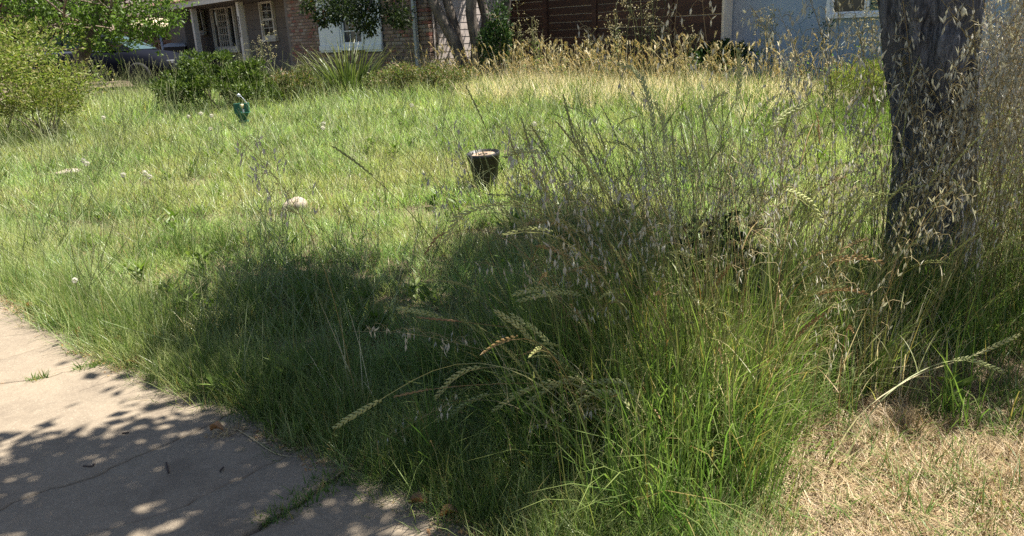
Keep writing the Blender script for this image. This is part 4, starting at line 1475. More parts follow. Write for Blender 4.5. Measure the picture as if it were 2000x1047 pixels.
MB().box(-.13, .13, -.105, .105, .2552, .266, .003).build('rim_plate', gl_, spr)
for x0, x1 in ((-.125, -.035), (.05, .125)):
    MB().box(x0, x1, -.10, -.088, .2665, .41, .004).build('front_plate', gp, spr)
MB().box(-.125, .125, .088, .10, .2665, .40, .004).build('back_plate', gp, spr)
for x in (-.125, .112): MB().box(x, x + .013, -.0875, .0875, .2665, .405, .004).build('side_plate', gp, spr)
MB().box(-.034, -.012, -.112, -.09, .2665, .418, .004).build('upright', gl_, spr)
m = MB().tube([(.02, -.06, .267), (.02, -.06, .33)], .022, 10); m.build('nozzle', MAT['metal'], spr)
MB().lathe([(.001, .325), (.03, .335), (.042, .36), (.036, .385), (.001, .40)], 14, .02, -.06).build('knob', solid('cream_knob', (.62, .50, .28), None, rough=.5), spr)
m = MB().tube([(.10, .0, .40), (.06, .0, .46), (.0, .0, .53), (-.03, .0, .54)], .006, 6)
m.build('arm', MAT['metal'], spr)
MB().lathe([(.001, .50), (.03, .51), (.032, .54), (.001, .56)], 10, -.02, 0).build('arm_weight', MAT['metal'], spr)


def stone(label, px, py, size, seed, name='stone', c=((.30, .23, .165), (.46, .40, .34))):
    r2 = np.random.default_rng(seed)
    P = gr(px, py)
    m = MB()
    n, k = 14, 9
    vs, fs = [], []
    for i in range(k):
        v = math.pi * i / (k - 1)
        for j in range(n):
            u = 2 * math.pi * j / n
            rr_ = 1 + .13 * math.sin(2 * u + seed) * math.sin(v) + .1 * math.sin(3 * v + u) + r2.uniform(-.05, .05)
            vs.append((size[0] * rr_ * math.sin(v) * math.cos(u), size[1] * rr_ * math.sin(v) * math.sin(u), size[2] * (rr_ * math.cos(v) + .5)))
    fs = [(i * n + j, (i + 1) * n + j, (i + 1) * n + (j + 1) % n, i * n + (j + 1) % n) for i in range(k - 1) for j in range(n)]
    m.add(vs, fs)
    o = m.build(name, solid('stone_%d' % seed, c[0], c[1], 7, .9, .6, 40), None, True, (P[0], P[1], P[2]))
    o.rotation_euler = (0, 0, .4)
    return tag(o, label, 'stone')


stone('tan and white stone half sunk in sunlit lawn left of the pot', 578, 412, (.10, .075, .075), 2)
stone('flat pinkish stone in the lawn below the yellow green shrub', 135, 340, (.15, .10, .035), 5)

dand = [(368, 228), (392, 222), (413, 226), (411, 252), (202, 230), (632, 242), (631, 250), (170, 320), (163, 314), (241, 342), (283, 338), (292, 345), (146, 548), (804, 206), (1044, 242), (1300, 292), (1663, 110), (1484, 205)]
dl = ['leftmost of three dandelion clocks in a row below the rounded shrub', 'middle of three dandelion clocks in a row below the rounded shrub', 'rightmost of three dandelion clocks in a row below the rounded shrub', 'dandelion clock low in the lawn just left of the green sprinkler', 'dandelion clock in pale grass left of the rounded shrub', 'upper of two dandelion clocks right of the sprinkler', 'lower of two dandelion clocks right of the sprinkler', 'right one of two dandelion clocks by the pinkish stone', 'left one of two dandelion clocks by the pinkish stone', 'lone dandelion clock right of the pinkish stone', 'left dandelion clock of the close pair farther right of the pinkish stone', 'right dandelion clock of the close pair farther right of the pinkish stone', 'white flower head near the pavement edge at the left', 'dandelion clock below the twiggy shrub by the downspout', 'dandelion clock in open lawn above the pot', 'pale dandelion clock behind the tall grass stalks', 'dandelion clock before the blue wall near the big trunk', 'pale dandelion clock at the foot of the golden grass']
for (px, py), lb in zip(dand, dl):
    hgt = .36
    P = gr(px, py, hgt)
    gz = float(G(P[1]))
    o = empty('dandelion', (P[0], P[1], gz))
    tag(o, lb, 'dandelion', 'dandelion clocks in the lawn')
    MB().tube([(.02, 0, 0), (.005, 0, hgt * .5), (0, 0, hgt)], .002, 4).build('stem', MAT['stem'], o)
    m = MB()
    rr_ = .023 if P[1] > 6 else .016
    for k in range(90):
        d = np.array([random.gauss(0, 1), random.gauss(0, 1), random.gauss(0, 1)]); d /= np.linalg.norm(d)
        s_ = np.cross(d, (.3, .5, .8)); s_ /= np.linalg.norm(s_)
        m.leaf(np.array([0, 0, hgt]) + d * rr_ * .55, d, s_, rr_ * .55, rr_ * .4)
    m.build('seed_ball', MAT['fluff'], o)

# fallen leaves, twigs and weeds on the pavement


def on_slab(px, py):
    P = gr(px, py, .014)
    return P


fl = [(268, 716, .075, 'large curled tan leaf on the pavement at the grass edge'), (233, 674, .045, 'small orange brown leaf in the grass edge above the large tan leaf'), (158, 655, .04, 'pale dry leaf at the grass edge left of the orange brown leaf'), (60, 604, .04, 'dry leaf at the far end of the pavement edge'), (425, 846, .04, 'dark dry leaf lying in the pavement shade near the edge'), (880, 1012, .04, 'dark red brown leaf at the bottom pavement corner'), (820, 990, .045, 'curled brown leaf on the leaf litter at the bottom edge')]
for px, py, s_, lb in fl:
    P = on_slab(px, py)
    m = MB()
    n = 7
    az = random.uniform(-.4, .4)
    vs = []
    for i in range(n):
        q_ = i / (n - 1)
        w_ = s_ * .42 * math.sin(math.pi * min(1, q_ * .93 + .05)) ** .8 * (1 + .15 * math.sin(9 * q_))
        for s in (-1, 0, 1):
            vs.append(((q_ - .5) * s_ * 1.6, s * w_, .008 + abs(s) * .018 * (1 + .6 * math.sin(4 * q_)) + .012 * math.sin(3 * q_)))
    fs = [(3 * i + k, 3 * i + 3 + k, 3 * i + 4 + k, 3 * i + 1 + k) for i in range(n - 1) for k in (0, 1)]
    m.add(vs, fs)
    o = m.build('fallen_leaf', MAT['dead_leaf'], None, True, P)
    o.rotation_euler = (random.uniform(-.1, .1), random.uniform(-.1, .1), az)
    tag(o, lb, 'leaf', 'fallen leaves by the pavement edge')

tw = [([(463, 840), (500, 862), (520, 878), (545, 892), (590, 895)], 'long pale bent straw on the pavement edge in shade'), ([(163, 912), (182, 913), (184, 908)], 'short dark twig on the shaded pavement'), ([(239, 848), (252, 846)], 'tiny dark twig near a sun fleck on the pavement'), ([(430, 922), (437, 914)], 'dark seed pod on the pavement right of the sun flecks'), ([(325, 905), (327, 915), (330, 925)], 'thin curved twig in the middle of the pavement shade'), ([(360, 758), (385, 775), (400, 785)], 'pale straw lying at the pavement edge below the large tan leaf')]
for pts, lb in tw:
    W = [on_slab(*p) + np.array([0, 0, .004]) for p in pts]
    Q, _ = resample(W, max(6, 3 * len(W)))
    m = MB().tube(Q - W[0], .0028 if 'straw' in lb else .0035, 5)
    o = m.build('straw' if 'straw' in lb else 'twig', MAT['straw'] if 'straw' in lb else solid('dark_twig', (.05, .035, .03), None, rough=.9), None, False, W[0])
    tag(o, lb, 'twig')

ck = [(632, 955, .11, 190, 'weed tuft filling the pavement joint near the grass'), (548, 1006, .075, 130, 'flat grey green weed tuft in the pavement joint at the bottom'), (172, 716, .05, 70, 'small grass tuft in a pavement crack left of the large tan leaf'), (74, 739, .04, 50, 'tiny yellowish tuft at the left end of a pavement crack'), (220, 708, .05, 60, 'ragged tuft where the pavement crack meets the grass'), (435, 848, .06, 60, 'brown dry tuft on the shaded pavement edge'), (102, 632, .05, 60, 'thin tuft creeping onto the far pavement')]
for px, py, r, n, lb in ck:
    P = on_slab(px, py)
    me = blades('crack_weed', int(n * 1.4), r, (.025, .075), (.003, .0065), (.15, 1.15), MAT['lush'] if 'brown' not in lb else MAT['straw'], 3, .6)
    o = link('crack_weed', me, None, P)
    o.scale = (1.25, .7, 1); o.rotation_euler = (0, 0, .55)
    tag(o, lb, 'weed', 'weed tufts in the pavement cracks')

# ------------------------------------------------------------------ lawn and loose grass (uncountable)
A_ = [blades('lawn%d' % i, 46, .12, (.10, .30), (.0028, .0052), (.05, .8), MAT['lawn'], 3, .7) for i in range(5)]
Sh = [blades('mat%d' % i, 60, .10, (.04, .12), (.002, .0042), (.1, 1.2), MAT['lush'], 3, .7) for i in range(4)]
Lu = [blades('lush%d' % i, 44, .11, (.14, .40), (.0028, .0055), (.05, .7), MAT['lush'], 3, .9, (-.8, -.5), .35) for i in range(4)]
Far = [blades('far%d' % i, 36, .16, (.12, .34), (.006, .010), (.05, .8), MAT['lawn'], 3, .7) for i in range(4)]


def lawn_stem(i):
    mb = MB()
    for k in range(5):
        P_ = arc(random.uniform(.3, .6), random.uniform(.05, .6), random.uniform(0, 6.28), random.uniform(0, .5), 7) + np.array([random.uniform(-.1, .1), random.uniform(-.1, .1), 0])
        mb.tube(P_, np.linspace(.0016, .0009, 7), 3, cap=False)
        H, L = resample(P_, 24)
        for j in range(9):
            d = H[-1] - H[-2]; d = d / np.linalg.norm(d) + rng.normal(size=3) * .25
            mb.spindle(H[-1 - j] if j < 20 else H[0], d, .014, .004, n=3, t=.9)
    return mb.mesh('lawn_stem%d' % i, MAT['stem'])


St = [lawn_stem(i) for i in range(5)]
Dry = [blades('dead%d' % i, 40, .12, (.05, .16), (.003, .0055), (.3, 1.45), MAT['straw'], 3, .6) for i in range(3)]
TS = .6                                     # side of one square of turf


def turf_tile(name, n, L, W, mat, lean):
    bx = rng.uniform(-TS / 2, TS / 2, n); by = rng.uniform(-TS / 2, TS / 2, n)
    k = rng.integers(0, 1000)
    fld = .5 + .25 * np.sin(bx * 21 + k) * np.sin(by * 17 + 2 * k) + .25 * np.sin(bx * 9 + by * 13 + k)
    ln = (L[0] + (L[1] - L[0]) * np.clip(fld * rng.uniform(.35, 1.25, n), 0, 1))
    az = rng.uniform(0, 2 * math.pi, n) + 1.5 * np.sin(bx * 7 + k)
    segs = 3
    th0 = rng.uniform(lean[0], lean[1], n); cu = rng.uniform(0, .9, n)
    w = rng.uniform(W[0], W[1], n)
    fa = az + rng.uniform(-1.2, 1.2, n) + math.pi / 2
    side = np.stack([np.cos(fa), np.sin(fa), np.zeros(n)], 1)
    p = np.stack([bx, by, np.full(n, -.02)], 1)
    pts = [p]
    for q_ in range(segs):
        th = th0 + cu * (q_ + .5) / segs * 1.6
        st = ln / segs
        p = p + np.stack([np.cos(az) * np.sin(th) * st, np.sin(az) * np.sin(th) * st, np.cos(th) * st], 1)
        pts.append(p)
    V_, T_ = [], []
    for q_ in range(segs):
        f = (1 - q_ / segs) ** .6
        V_ += [pts[q_] - side * (w * f * .5)[:, None], pts[q_] + side * (w * f * .5)[:, None]]
        T_ += [np.full(n, q_ / segs)] * 2
    V_.append(pts[segs]); T_.append(np.full(n, 1.0))
    V_ = np.stack(V_, 1).reshape(-1, 3); T_ = np.stack(T_, 1).reshape(-1)
    rowi = np.array([0, 1, 3, 2, 2, 3, 5, 4, 4, 5, 6])
    loops = (np.arange(n)[:, None] * 7 + rowi[None]).reshape(-1)
    return mesh_np(name, V_, loops, np.tile(np.array([4, 4, 3]), n), mat, T_)


TN = [turf_tile('turf_near%d' % i, 1700, (.05, .26), (.0026, .0052), MAT['lawn'], (.05, .9)) for i in range(5)]
TM = [turf_tile('turf_mid%d' % i, 1150, (.06, .28), (.004, .0072), MAT['lawn'], (.05, .85)) for i in range(4)]
TF = [turf_tile('turf_far%d' % i, 620, (.08, .32), (.007, .012), MAT['lawn'], (.05, .8)) for i in range(4)]
MAT['pale_stem'] = leaf_mat('pale_stem', [(.22, .29, .15), (.30, .34, .17), (.36, .36, .18)], trans=.3)


def pale_stems(i):
    mb = MB()
    for k in range(7):
        P_ = arc(random.uniform(.35, .75), random.uniform(.15, 1.05), random.uniform(0, 6.28), random.uniform(-.2, .5), 6) + np.array([random.uniform(-.12, .12), random.uniform(-.12, .12), 0])
        mb.tube(P_, np.linspace(.0024, .0014, 6), 3, cap=False)
    return mb.mesh('pale_stems%d' % i, MAT['pale_stem'])


Ps = [pale_stems(i) for i in range(5)]


def rosette(i):
    mb = MB()
    for k in range(16):
        a = random.uniform(0, 6.28)
        d = np.array([math.cos(a), math.sin(a), random.uniform(.25, 1.3)]); d /= np.linalg.norm(d)
        s_ = np.array([-math.sin(a), math.cos(a), random.uniform(-.3, .3)]); s_ /= np.linalg.norm(s_)
        mb.leaf(np.array([random.gauss(0, .03), random.gauss(0, .03), random.uniform(.01, .12)]), d, s_, random.uniform(.06, .15), random.uniform(.018, .04), fold=.2)
    return mb.mesh('rosette%d' % i, MAT['leaf_weed'])


Ro = [rosette(i) for i in range(4)]
protos = A_ + Sh + Lu + Far + St + Dry + TN + TM + TF + Ps + Ro
iTN, iTM, iTF, iP, iR = 25, 30, 34, 38, 43
iA, iS, iL, iF, iT, iD = 0, 5, 9, 13, 17, 22


def wall_dist(P):
    return (P - HOUSE) @ N_ - BW


def sample(n, y0, y1, marg=.5):
    y = np.sqrt(rng.uniform(y0 ** 2, y1 ** 2, n))
    x = rng.uniform(-1, 1, n) * (.70 * y + marg)
    return x, y


pos, pick, scl = [], [], []


def put(x, y, choice, s0, s1, mask=None):
    m = x > xedge(y) + rng.normal(0, .025, len(x))
    P_ = np.stack([x, y, G(y) - .02], 1)
    m &= ~((wall_dist(P_) < .05) & (x > -.8))
    m &= ~(((P_ - HOUSE) @ N_ < .05) & ((P_ - HOUSE) @ U_ > -.2))
    m &= np.hypot(x - TB[0], y - TB[1]) > .27
    for ox, oy, orr in ((pot.location[0], pot.location[1], .15), (spr.location[0], spr.location[1], .16)):
        m &= np.hypot(x - ox, y - oy) > orr
    if mask is not None: m &= mask
    k = int(m.sum())
    if k == 0: return
    pos.append(P_[m])
    pick.append(choice(k) if callable(choice) else np.full(k, choice))
    scl.append(rng.uniform(s0, s1, k))


def rnd(a, b): return lambda k: rng.integers(a, b, k)


def straw_zone(x, y):
    """the mown, dried patch at the lower right"""
    return (x > .97 + .45 * (y - 2) + .10 * np.sin(9 * y)) & (y < 2.72 + .12 * np.sin(5 * x))


def density(x, y, s):
    return .5 + .5 * np.sin(x * 2.1 * s + 1.3 * np.sin(y * 1.7 * s)) * np.sin(y * 2.4 * s + .7)


# turf squares
quarter = []
for iy in range(int(17 / TS)):
    yc = 1.8 + iy * TS
    nxh = int((.72 * yc + .9) / TS) + 1
    for ix in range(-nxh, nxh + 1):
        quarter.append((ix * TS + rng.uniform(-.06, .06), yc + rng.uniform(-.06, .06)))
quarter = np.array(quarter)
x, y = quarter[:, 0], quarter[:, 1]
inside = (x - .33 > np.maximum(xedge(y - .3), xedge(y + .3)) - .12)
dry_z = straw_zone(x, y) | straw_zone(x - .3, y - .2)
trunk_clear = np.ones(len(x), bool)
put(x, y, rnd(iTN, iTN + 5), 1.0, 1.08, inside & ~dry_z & (y < 6.4) & ~((x > .75) & (y < 3.4)))
put(x, y, rnd(iTM, iTM + 4), 1.0, 1.1, inside & (y >= 6.4) & (y < 10.2))
put(x, y, rnd(iTF, iTF + 4), 1.0, 1.12, inside & (y >= 10.2))
ntile = sum(len(p_) for p_ in pos)
# the seam to the pavement, in small tufts
y = rng.uniform(1.4, 8.5, 1500); x = xedge(y) + rng.uniform(-.02, .75, 1500)
put(x, y, rnd(iA, iA + 5), .45, .95, ~straw_zone(x, y))
y = rng.uniform(1.4, 7.5, 1300); x = xedge(y) + np.abs(rng.normal(0, .16, 1300)) - .03
put(x, y, rnd(iS, iS + 4), .7, 1.3, ~straw_zone(x, y))
y = rng.uniform(1.6, 5.0, 420); x = xedge(y) + rng.uniform(.04, .5, 420)
put(x, y, rnd(iL, iL + 4), .45, .85, ~straw_zone(x, y))
x, y = sample(2400, 1.5, 5.6, .4)
put(x, y, rnd(iL, iL + 4), .55, 1.1, ((x - xedge(y)) > .10) & ~straw_zone(x, y) & ((y < 4.0 + .5 * np.sin(x * 2)) | (density(x, y, 1) > .8)) & ~((x > .45) & (y < 3.7) & (rng.random(len(x)) < .8)))
x, y = sample(1300, 5.0, 12, .6)
put(x, y, rnd(iL, iL + 4), .5, .85, density(x, y, .8) > .62)
x, y = sample(1500, 3.4, 15, .6)
put(x, y, rnd(iT, iT + 5), .7, 1.15, ~straw_zone(x, y))
x, y = sample(900, 3.0, 11, .6)
put(x, y, rnd(iD, iD + 3), .8, 1.3, density(x, y, 1.3) > .45)
x, y = sample(620, 2.9, 10.5, .6)
put(x, y, rnd(iP, iP + 5), .6, 1.1, ~straw_zone(x, y) & (x < .9 + .2 * y) & ((x - xedge(y)) > .15))
x, y = sample(420, 2.4, 11, .6)
put(x, y, rnd(iR, iR + 4), .6, 1.2, ~straw_zone(x, y) & (density(x, y, 1.1) > .4))
# tall pale grass left of the rounded shrub
x = rng.uniform(-8.8, -4.9, 420); y = rng.uniform(10.2, 15.5, 420)
put(x, y, rnd(iF, iF + 4), 1.2, 1.9, None)
x = rng.uniform(-8.8, -3.0, 240); y = rng.uniform(11, 15.5, 240)
put(x, y, rnd(iT, iT + 5), 1.1, 1.9, None)
x = rng.uniform(-5, -.3, 300); y = rng.uniform(12.2, 14.6, 300)
put(x, y, rnd(iF, iF + 4), 1.0, 1.7, None)
pos_, pick_, scl_ = np.vstack(pos), np.concatenate(pick), np.concatenate(scl)
rot_ = rng.uniform(0, 6.28, len(pos_))
rot_[:ntile] = rng.integers(0, 4, ntile) * math.pi / 2
lawn = scatter('lawn_grass', protos, pos_[:ntile], rot_[:ntile], scl_[:ntile], pick_[:ntile])
tufts = scatter('lawn_tufts', protos, pos_[ntile:], rot_[ntile:], scl_[ntile:], pick_[ntile:], real=True)
tag(tufts, 'coarser tufts and thin stems standing out of the lawn', 'grass', kind='stuff')
tag(lawn, 'overgrown green and yellowing lawn grass', 'grass', kind='stuff')

# golden dry barley along the house
bar = [barley_mesh('barley%d' % i, arc(random.uniform(.42, .72), random.uniform(.02, .3), random.uniform(0, 6.28), random.uniform(.1, .9), 8), random.uniform(.07, .11)) for i in range(10)]
bl = [blades('golden%d' % i, 30, .14, (.18, .48), (.005, .009), (.05, .8), MAT['dry'], 3, .8) for i in range(4)]
wt = rng.uniform(-1.4, 8.3, 6200)           # along the wall
dd = rng.uniform(1.0, 3.5, 6200)
Pw = HOUSE[None, :] - U_[None, :] * wt[:, None] + N_[None, :] * (BW + dd)[:, None]
Pw[:, 2] = G(Pw[:, 1]) - .02
fade = rng.random(6200) < np.clip(1.7 - dd / 2.9 - np.abs(wt - 3.6) / 7.5, 0, 1) * np.clip(.62 + .7 * np.sin(wt * 2.3 + 1.1 * np.sin(dd * 2.1)) * np.sin(dd * 2.7 + wt), .3, 1)
Pw = Pw[fade]
ip = np.where(rng.random(len(Pw)) < .62, rng.integers(0, 10, len(Pw)), rng.integers(10, 14, len(Pw)))
dg = scatter('golden_grass', bar + bl, Pw, rng.uniform(0, 6.28, len(Pw)), rng.uniform(.75, 1.25, len(Pw)), ip, real=True)
tag(dg, 'band of golden dried foxtail grass along the brown and blue walls', 'dry grass', kind='stuff')
wt = rng.uniform(-.6, 9.5, 640); dd = rng.uniform(.3, 3.2, 640)
Pw = HOUSE[None, :] - U_[None, :] * wt[:, None] + N_[None, :] * (BW + dd)[:, None]
Pw[:, 2] = G(Pw[:, 1]) - .02
gw = scatter('green_undergrowth', [blades('under%d' % i, 40, .14, (.15, .5), (.008, .016), (.1, 1.0), MAT['leaf_weed'], 3, .9) for i in range(3)], Pw, rng.uniform(0, 6.28, len(Pw)), rng.uniform(.6, 1.1, len(Pw)), rng.integers(0, 3, len(Pw)))
tag(gw, 'green weeds mixed into the golden dried grass by the walls', 'weeds', kind='stuff')

# straw and clippings at the lower right, leaf litter at the pavement edge
st_p = [blades('strawheap%d' % i, 60, .12, (.03, .14), (.002, .0045), (.9, 1.65), MAT['straw'], 2, .2) for i in range(4)]
st_t = [blades('stubble%d' % i, 26, .05, (.04, .12), (.0025, .005), (.1, .9), MAT['straw'], 3, .5) for i in range(3)]
st_g = [blades('regrowth%d' % i, 14, .06, (.05, .16), (.003, .006), (.1, .9), MAT['lush'], 3, .9) for i in range(3)]
x = rng.uniform(.2, 3.0, 5200); y = rng.uniform(1.5, 4.2, 5200)
mk = (straw_zone(x, y) & (rng.random(5200) < .62)) | ((x > .45) & (y < 3.7) & (rng.random(5200) < .45)) | (rng.random(5200) < .14)
x, y = x[mk], y[mk]
r_ = rng.random(len(x))
ip = np.where(r_ < .6, rng.integers(0, 4, len(x)), np.where(r_ < .80, rng.integers(4, 7, len(x)), rng.integers(7, 10, len(x))))
sl_ = scatter('straw_litter', st_p + st_t + st_g, np.stack([x, y, G(y) - .022], 1), rng.uniform(0, 6.28, len(x)), rng.uniform(.7, 1.3, len(x)), ip)
tag(sl_, 'mown dry straw and stubble over soil at the lower right', 'straw', kind='stuff')


def litter_mesh(i):
    m = MB()
    for k in range(26):
        p = np.array([random.gauss(0, .04), random.gauss(0, .03), random.uniform(.0, .02)])
        d = np.array([random.gauss(0, 1), random.gauss(0, 1), random.gauss(0, .3)]); d /= np.linalg.norm(d)
        s_ = np.cross(d, (random.gauss(0, .4), random.gauss(0, .4), 1)); s_ /= np.linalg.norm(s_)
        m.leaf(p, d, s_, random.uniform(.012, .035), random.uniform(.004, .015), fold=.3)
    return m.mesh('litter%d' % i, MAT['dead_leaf'] if i % 2 else MAT['straw'])


ye = rng.uniform(1.5, 6.2, 420)
ye = ye[np.sin(ye * 7.3) + np.sin(ye * 3.1 + 1) > .2]
xe = xedge(ye) + rng.normal(-.02, .03, len(ye))
yf = rng.uniform(1.9, 5, 60); xf = xedge(yf) - np.abs(rng.normal(.1, .35, 60))
xe, ye = np.r_[xe, xf], np.r_[ye, yf]
lt = scatter('leaf_litter', [litter_mesh(i) for i in range(4)], np.stack([xe, ye, G(ye) + .008], 1), rng.uniform(0, 6.28, len(ye)), np.r_[rng.uniform(.4, .9, len(ye) - 60), rng.uniform(.08, .25, 60)], rng.integers(0, 4, len(ye)))
tag(lt, 'brown leaf crumbs and straw along the pavement edge', 'leaf litter', kind='stuff')

# ------------------------------------------------------------------ tall grass clumps with single seed stalks


def add_stalks(parent, meshes, spots, hs, name='seed_stalk', lean_az=None):
    loc0 = np.array(parent.location)
    for (x_, y_) in spots:
        me = random.choice(meshes)
        o = link(name, me, parent, (x_ - loc0[0], y_ - loc0[1], float(G(y_)) - .02 - loc0[2]))
        rz = random.uniform(0, 6.28) if lean_az is None else (lean_az + random.gauss(0, .9) if np.isscalar(lean_az) else math.atan2(y_ - lean_az[1], x_ - lean_az[0]) + random.gauss(0, .6))
        o.rotation_euler = (random.gauss(0, .06), random.gauss(0, .06), rz)
        s_ = random.uniform(*hs)
        o.scale = (s_, s_, s_)


RYE = [rye_mesh('rye_stalk', arc(random.uniform(.85, 1.35), random.uniform(.04, .34), 0, random.uniform(.1, 1.6), 14), random.uniform(.12, .28), sl=random.uniform(.012, .021), sw=random.uniform(.0045, .0078), spread=random.uniform(.15, .42)) for i in range(16)]
RYE_DRY = [rye_mesh('rye_stalk_dry', arc(random.uniform(.7, 1.2), random.uniform(.02, .2), 0, random.uniform(.1, 1.9), 14), random.uniform(.14, .24), mat='orange') for i in range(5)]
OAT = [oat_mesh('oat_stalk', arc(random.uniform(.95, 1.3), random.uniform(.02, .16), 0, random.uniform(.1, .8), 14), random.randint(22, 36), random.uniform(.3, .55)) for i in range(14)]

# central clump
CB = gr(1330, 840)
clump = empty('tall_grass_clump', (CB[0], CB[1], 0.0))
tag(clump, 'tall arching clump of seeding rye grass in the foreground', 'grass clump')
spots = []
while len(spots) < 175:
    x_, y_ = random.gauss(.80, .46), random.gauss(3.05, .42)
    if 2.3 < y_ < 4.0 and -.05 < x_ < 1.75 and not (x_ > .62 + .45 * (y_ - 2) and y_ < 2.95): spots.append((x_, y_))
add_stalks(clump, RYE, spots, (.65, 1.15), lean_az=(.9, 3.2))
spots = [(random.gauss(.85, .35), random.gauss(3.15, .3)) for k in range(26)]
add_stalks(clump, RYE_DRY, spots, (.75, 1.15), lean_az=(.9, 3.2))
spots = [(random.gauss(.85, .45), random.gauss(3.2, .35)) for k in range(54)]
add_stalks(clump, OAT, spots, (.75, 1.25), lean_az=(.9, 3.2))
# the long arching stalks that cross the picture, each with its own curve
hero = [
    ('oat', [(1230, 880), (1150, 765), (1080, 722), (960, 688), (850, 658), (740, 643), (690, 648)], 2.7),
    ('rye', [(1210, 930), (1120, 800), (1040, 735), (960, 703), (880, 706), (820, 730), (760, 772), (700, 806), (652, 836)], 2.6),
    ('rye', [(1190, 900), (1100, 770), (1030, 722), (950, 712), (905, 724), (880, 742), (850, 778)], 2.7),
    ('rye', [(1260, 820), (1180, 640), (1100, 500), (1030, 428), (975, 406), (925, 408), (890, 428), (868, 475)], 3.0),
    ('rye', [(1240, 960), (1180, 880), (1130, 862), (1095, 872), (1070, 920), (1050, 980)], 2.45),
    ('rye', [(1650, 900), (1700, 800), (1760, 745), (1830, 708), (1890, 700), (1960, 727)], 2.9),
    ('rye', [(1620, 900), (1680, 800), (1790, 730), (1890, 700), (1990, 655)], 2.95),
    ('rye', [(1390, 850), (1395, 560), (1415, 360), (1436, 240), (1446, 150), (1440, 95)], 3.1),
    ('rye', [(1400, 850), (1410, 560), (1440, 360), (1490, 265), (1535, 220), (1585, 200)], 3.1),
    ('rye', [(1330, 850), (1240, 520), (1120, 350), (1075, 310), (1040, 294), (1008, 296), (985, 308)], 3.2),
    ('dry', [(1480, 850), (1530, 480), (1570, 290), (1590, 215), (1598, 230), (1601, 280)], 3.1),
    ('rye', [(1370, 860), (1320, 480), (1285, 260), (1262, 175), (1240, 135), (1205, 124)], 3.1),
    ('rye', [(1330, 860), (1312, 560), (1290, 330), (1270, 200), (1255, 150)], 3.2),
    ('dry', [(1260, 780), (1120, 655), (1000, 640), (900, 628), (815, 620)], 2.9),
    ('rye', [(1230, 760), (1080, 660), (960, 635), (880, 626), (830, 611), (778, 602)], 2.95),
    ('rye', [(1290, 800), (1200, 620), (1150, 578), (1100, 570), (1055, 576), (1012, 588)], 2.8),
    ('rye', [(1240, 860), (1140, 740), (1090, 690), (1050, 648), (1000, 615)], 2.75),
    ('rye', [(1280, 950), (1200, 800), (1130, 745), (1070, 745), (1010, 770), (965, 802)], 2.6),
    ('rye', [(1300, 960), (1260, 800), (1220, 745), (1170, 745), (1130, 765)], 2.6),
    ('dry', [(1320, 900), (1200, 790), (1080, 745), (960, 750), (860, 755), (770, 775)], 2.7),
    ('rye', [(1420, 850), (1340, 500), (1300, 300), (1298, 240), (1280, 200)], 3.0),
    ('rye', [(1380, 850), (1380, 520), (1372, 330), (1375, 240), (1395, 190), (1420, 180)], 3.05),
    ('rye', [(1560, 900), (1500, 560), (1500, 400), (1540, 370), (1585, 395), (1610, 440)], 2.9),
    ('oat', [(1440, 850), (1360, 400), (1320, 200), (1310, 80), (1325, -20)], 3.0),
    ('oat', [(1420, 850), (1310, 420), (1240, 200), (1190, 90), (1130, 40)], 3.1),
    ('oat', [(1500, 860), (1440, 420), (1400, 200), (1375, 80), (1370, -30)], 3.0),
    ('oat', [(1280, 850), (1180, 600), (1080, 470), (1010, 450), (960, 470)], 2.9),
    ('oat', [(1240, 900), (1160, 650), (1080, 560), (1000, 530), (930, 510)], 2.8),
    ('oat', [(1300, 850), (1280, 640), (1200, 560), (1140, 550), (1090, 470)], 2.85)]
for kind, pts, Y in list(hero[1:4]) + list(hero[14:19]) + list(hero[15:19]):
    dx, dy = random.uniform(-60, 70), random.uniform(-30, 60)
    k_ = random.uniform(.75, 1.0)
    b_ = pts[0]
    hero.append((random.choice(['rye', 'rye', 'oat', 'dry']), [(b_[0] + dx + (p_[0] - b_[0]) * k_ + random.uniform(-6, 6), b_[1] + dy * .6 + (p_[1] - b_[1]) * k_ + random.uniform(-6, 6)) for p_ in pts], Y + random.uniform(-.1, .15)))
for kind, pts, Y in hero:
    n = len(pts)
    base = gr(*pts[0])
    W = []
    for i, p in enumerate(pts):
        W.append(at(p[0], p[1], base[1] + (Y - .1 - base[1]) * min(1, i / (n - 1) * 1.3)))
    W = np.array(W) - np.array(clump.location)
    if kind == 'rye': me = rye_mesh('rye_stalk', W, random.uniform(.20, .28), .0026, mat='rye_pale', sl=.023, sw=.0090)
    elif kind == 'dry': me = rye_mesh('rye_stalk', W, random.uniform(.12, .18), .0022, mat='orange', sw=.0055, spread=.15)
    else: me = oat_mesh('oat_stalk', W, 13, random.uniform(.28, .4), .028, .0068, .0019)
    link('seed_stalk', me, clump)
# finer stalks of the clump, too many to count
n = 190
x = rng.normal(.85, .5, n); y = rng.normal(3.1, .45, n)
mk = (y > 2.2) & (y < 4.3) & (x > .05) & (x < 2.0) & ~((x > .64 + .45 * (y - 2)) & (y < 2.95))
x, y = x[mk], y[mk]
o = scatter('fine_stalks', RYE + RYE_DRY, np.stack([x - CB[0], y - CB[1], G(y) - .02], 1), np.arctan2(y - 3.2, x - .9) + rng.normal(0, .7, len(x)), rng.uniform(.5, 1.05, len(x)), rng.integers(0, 21, len(x)), tilt=rng.normal(0, .07, (len(x), 2)), parent=clump, real=True)
o['kind'] = 'stuff'; o['label'] = 'thin seed stalks crowding the clump'
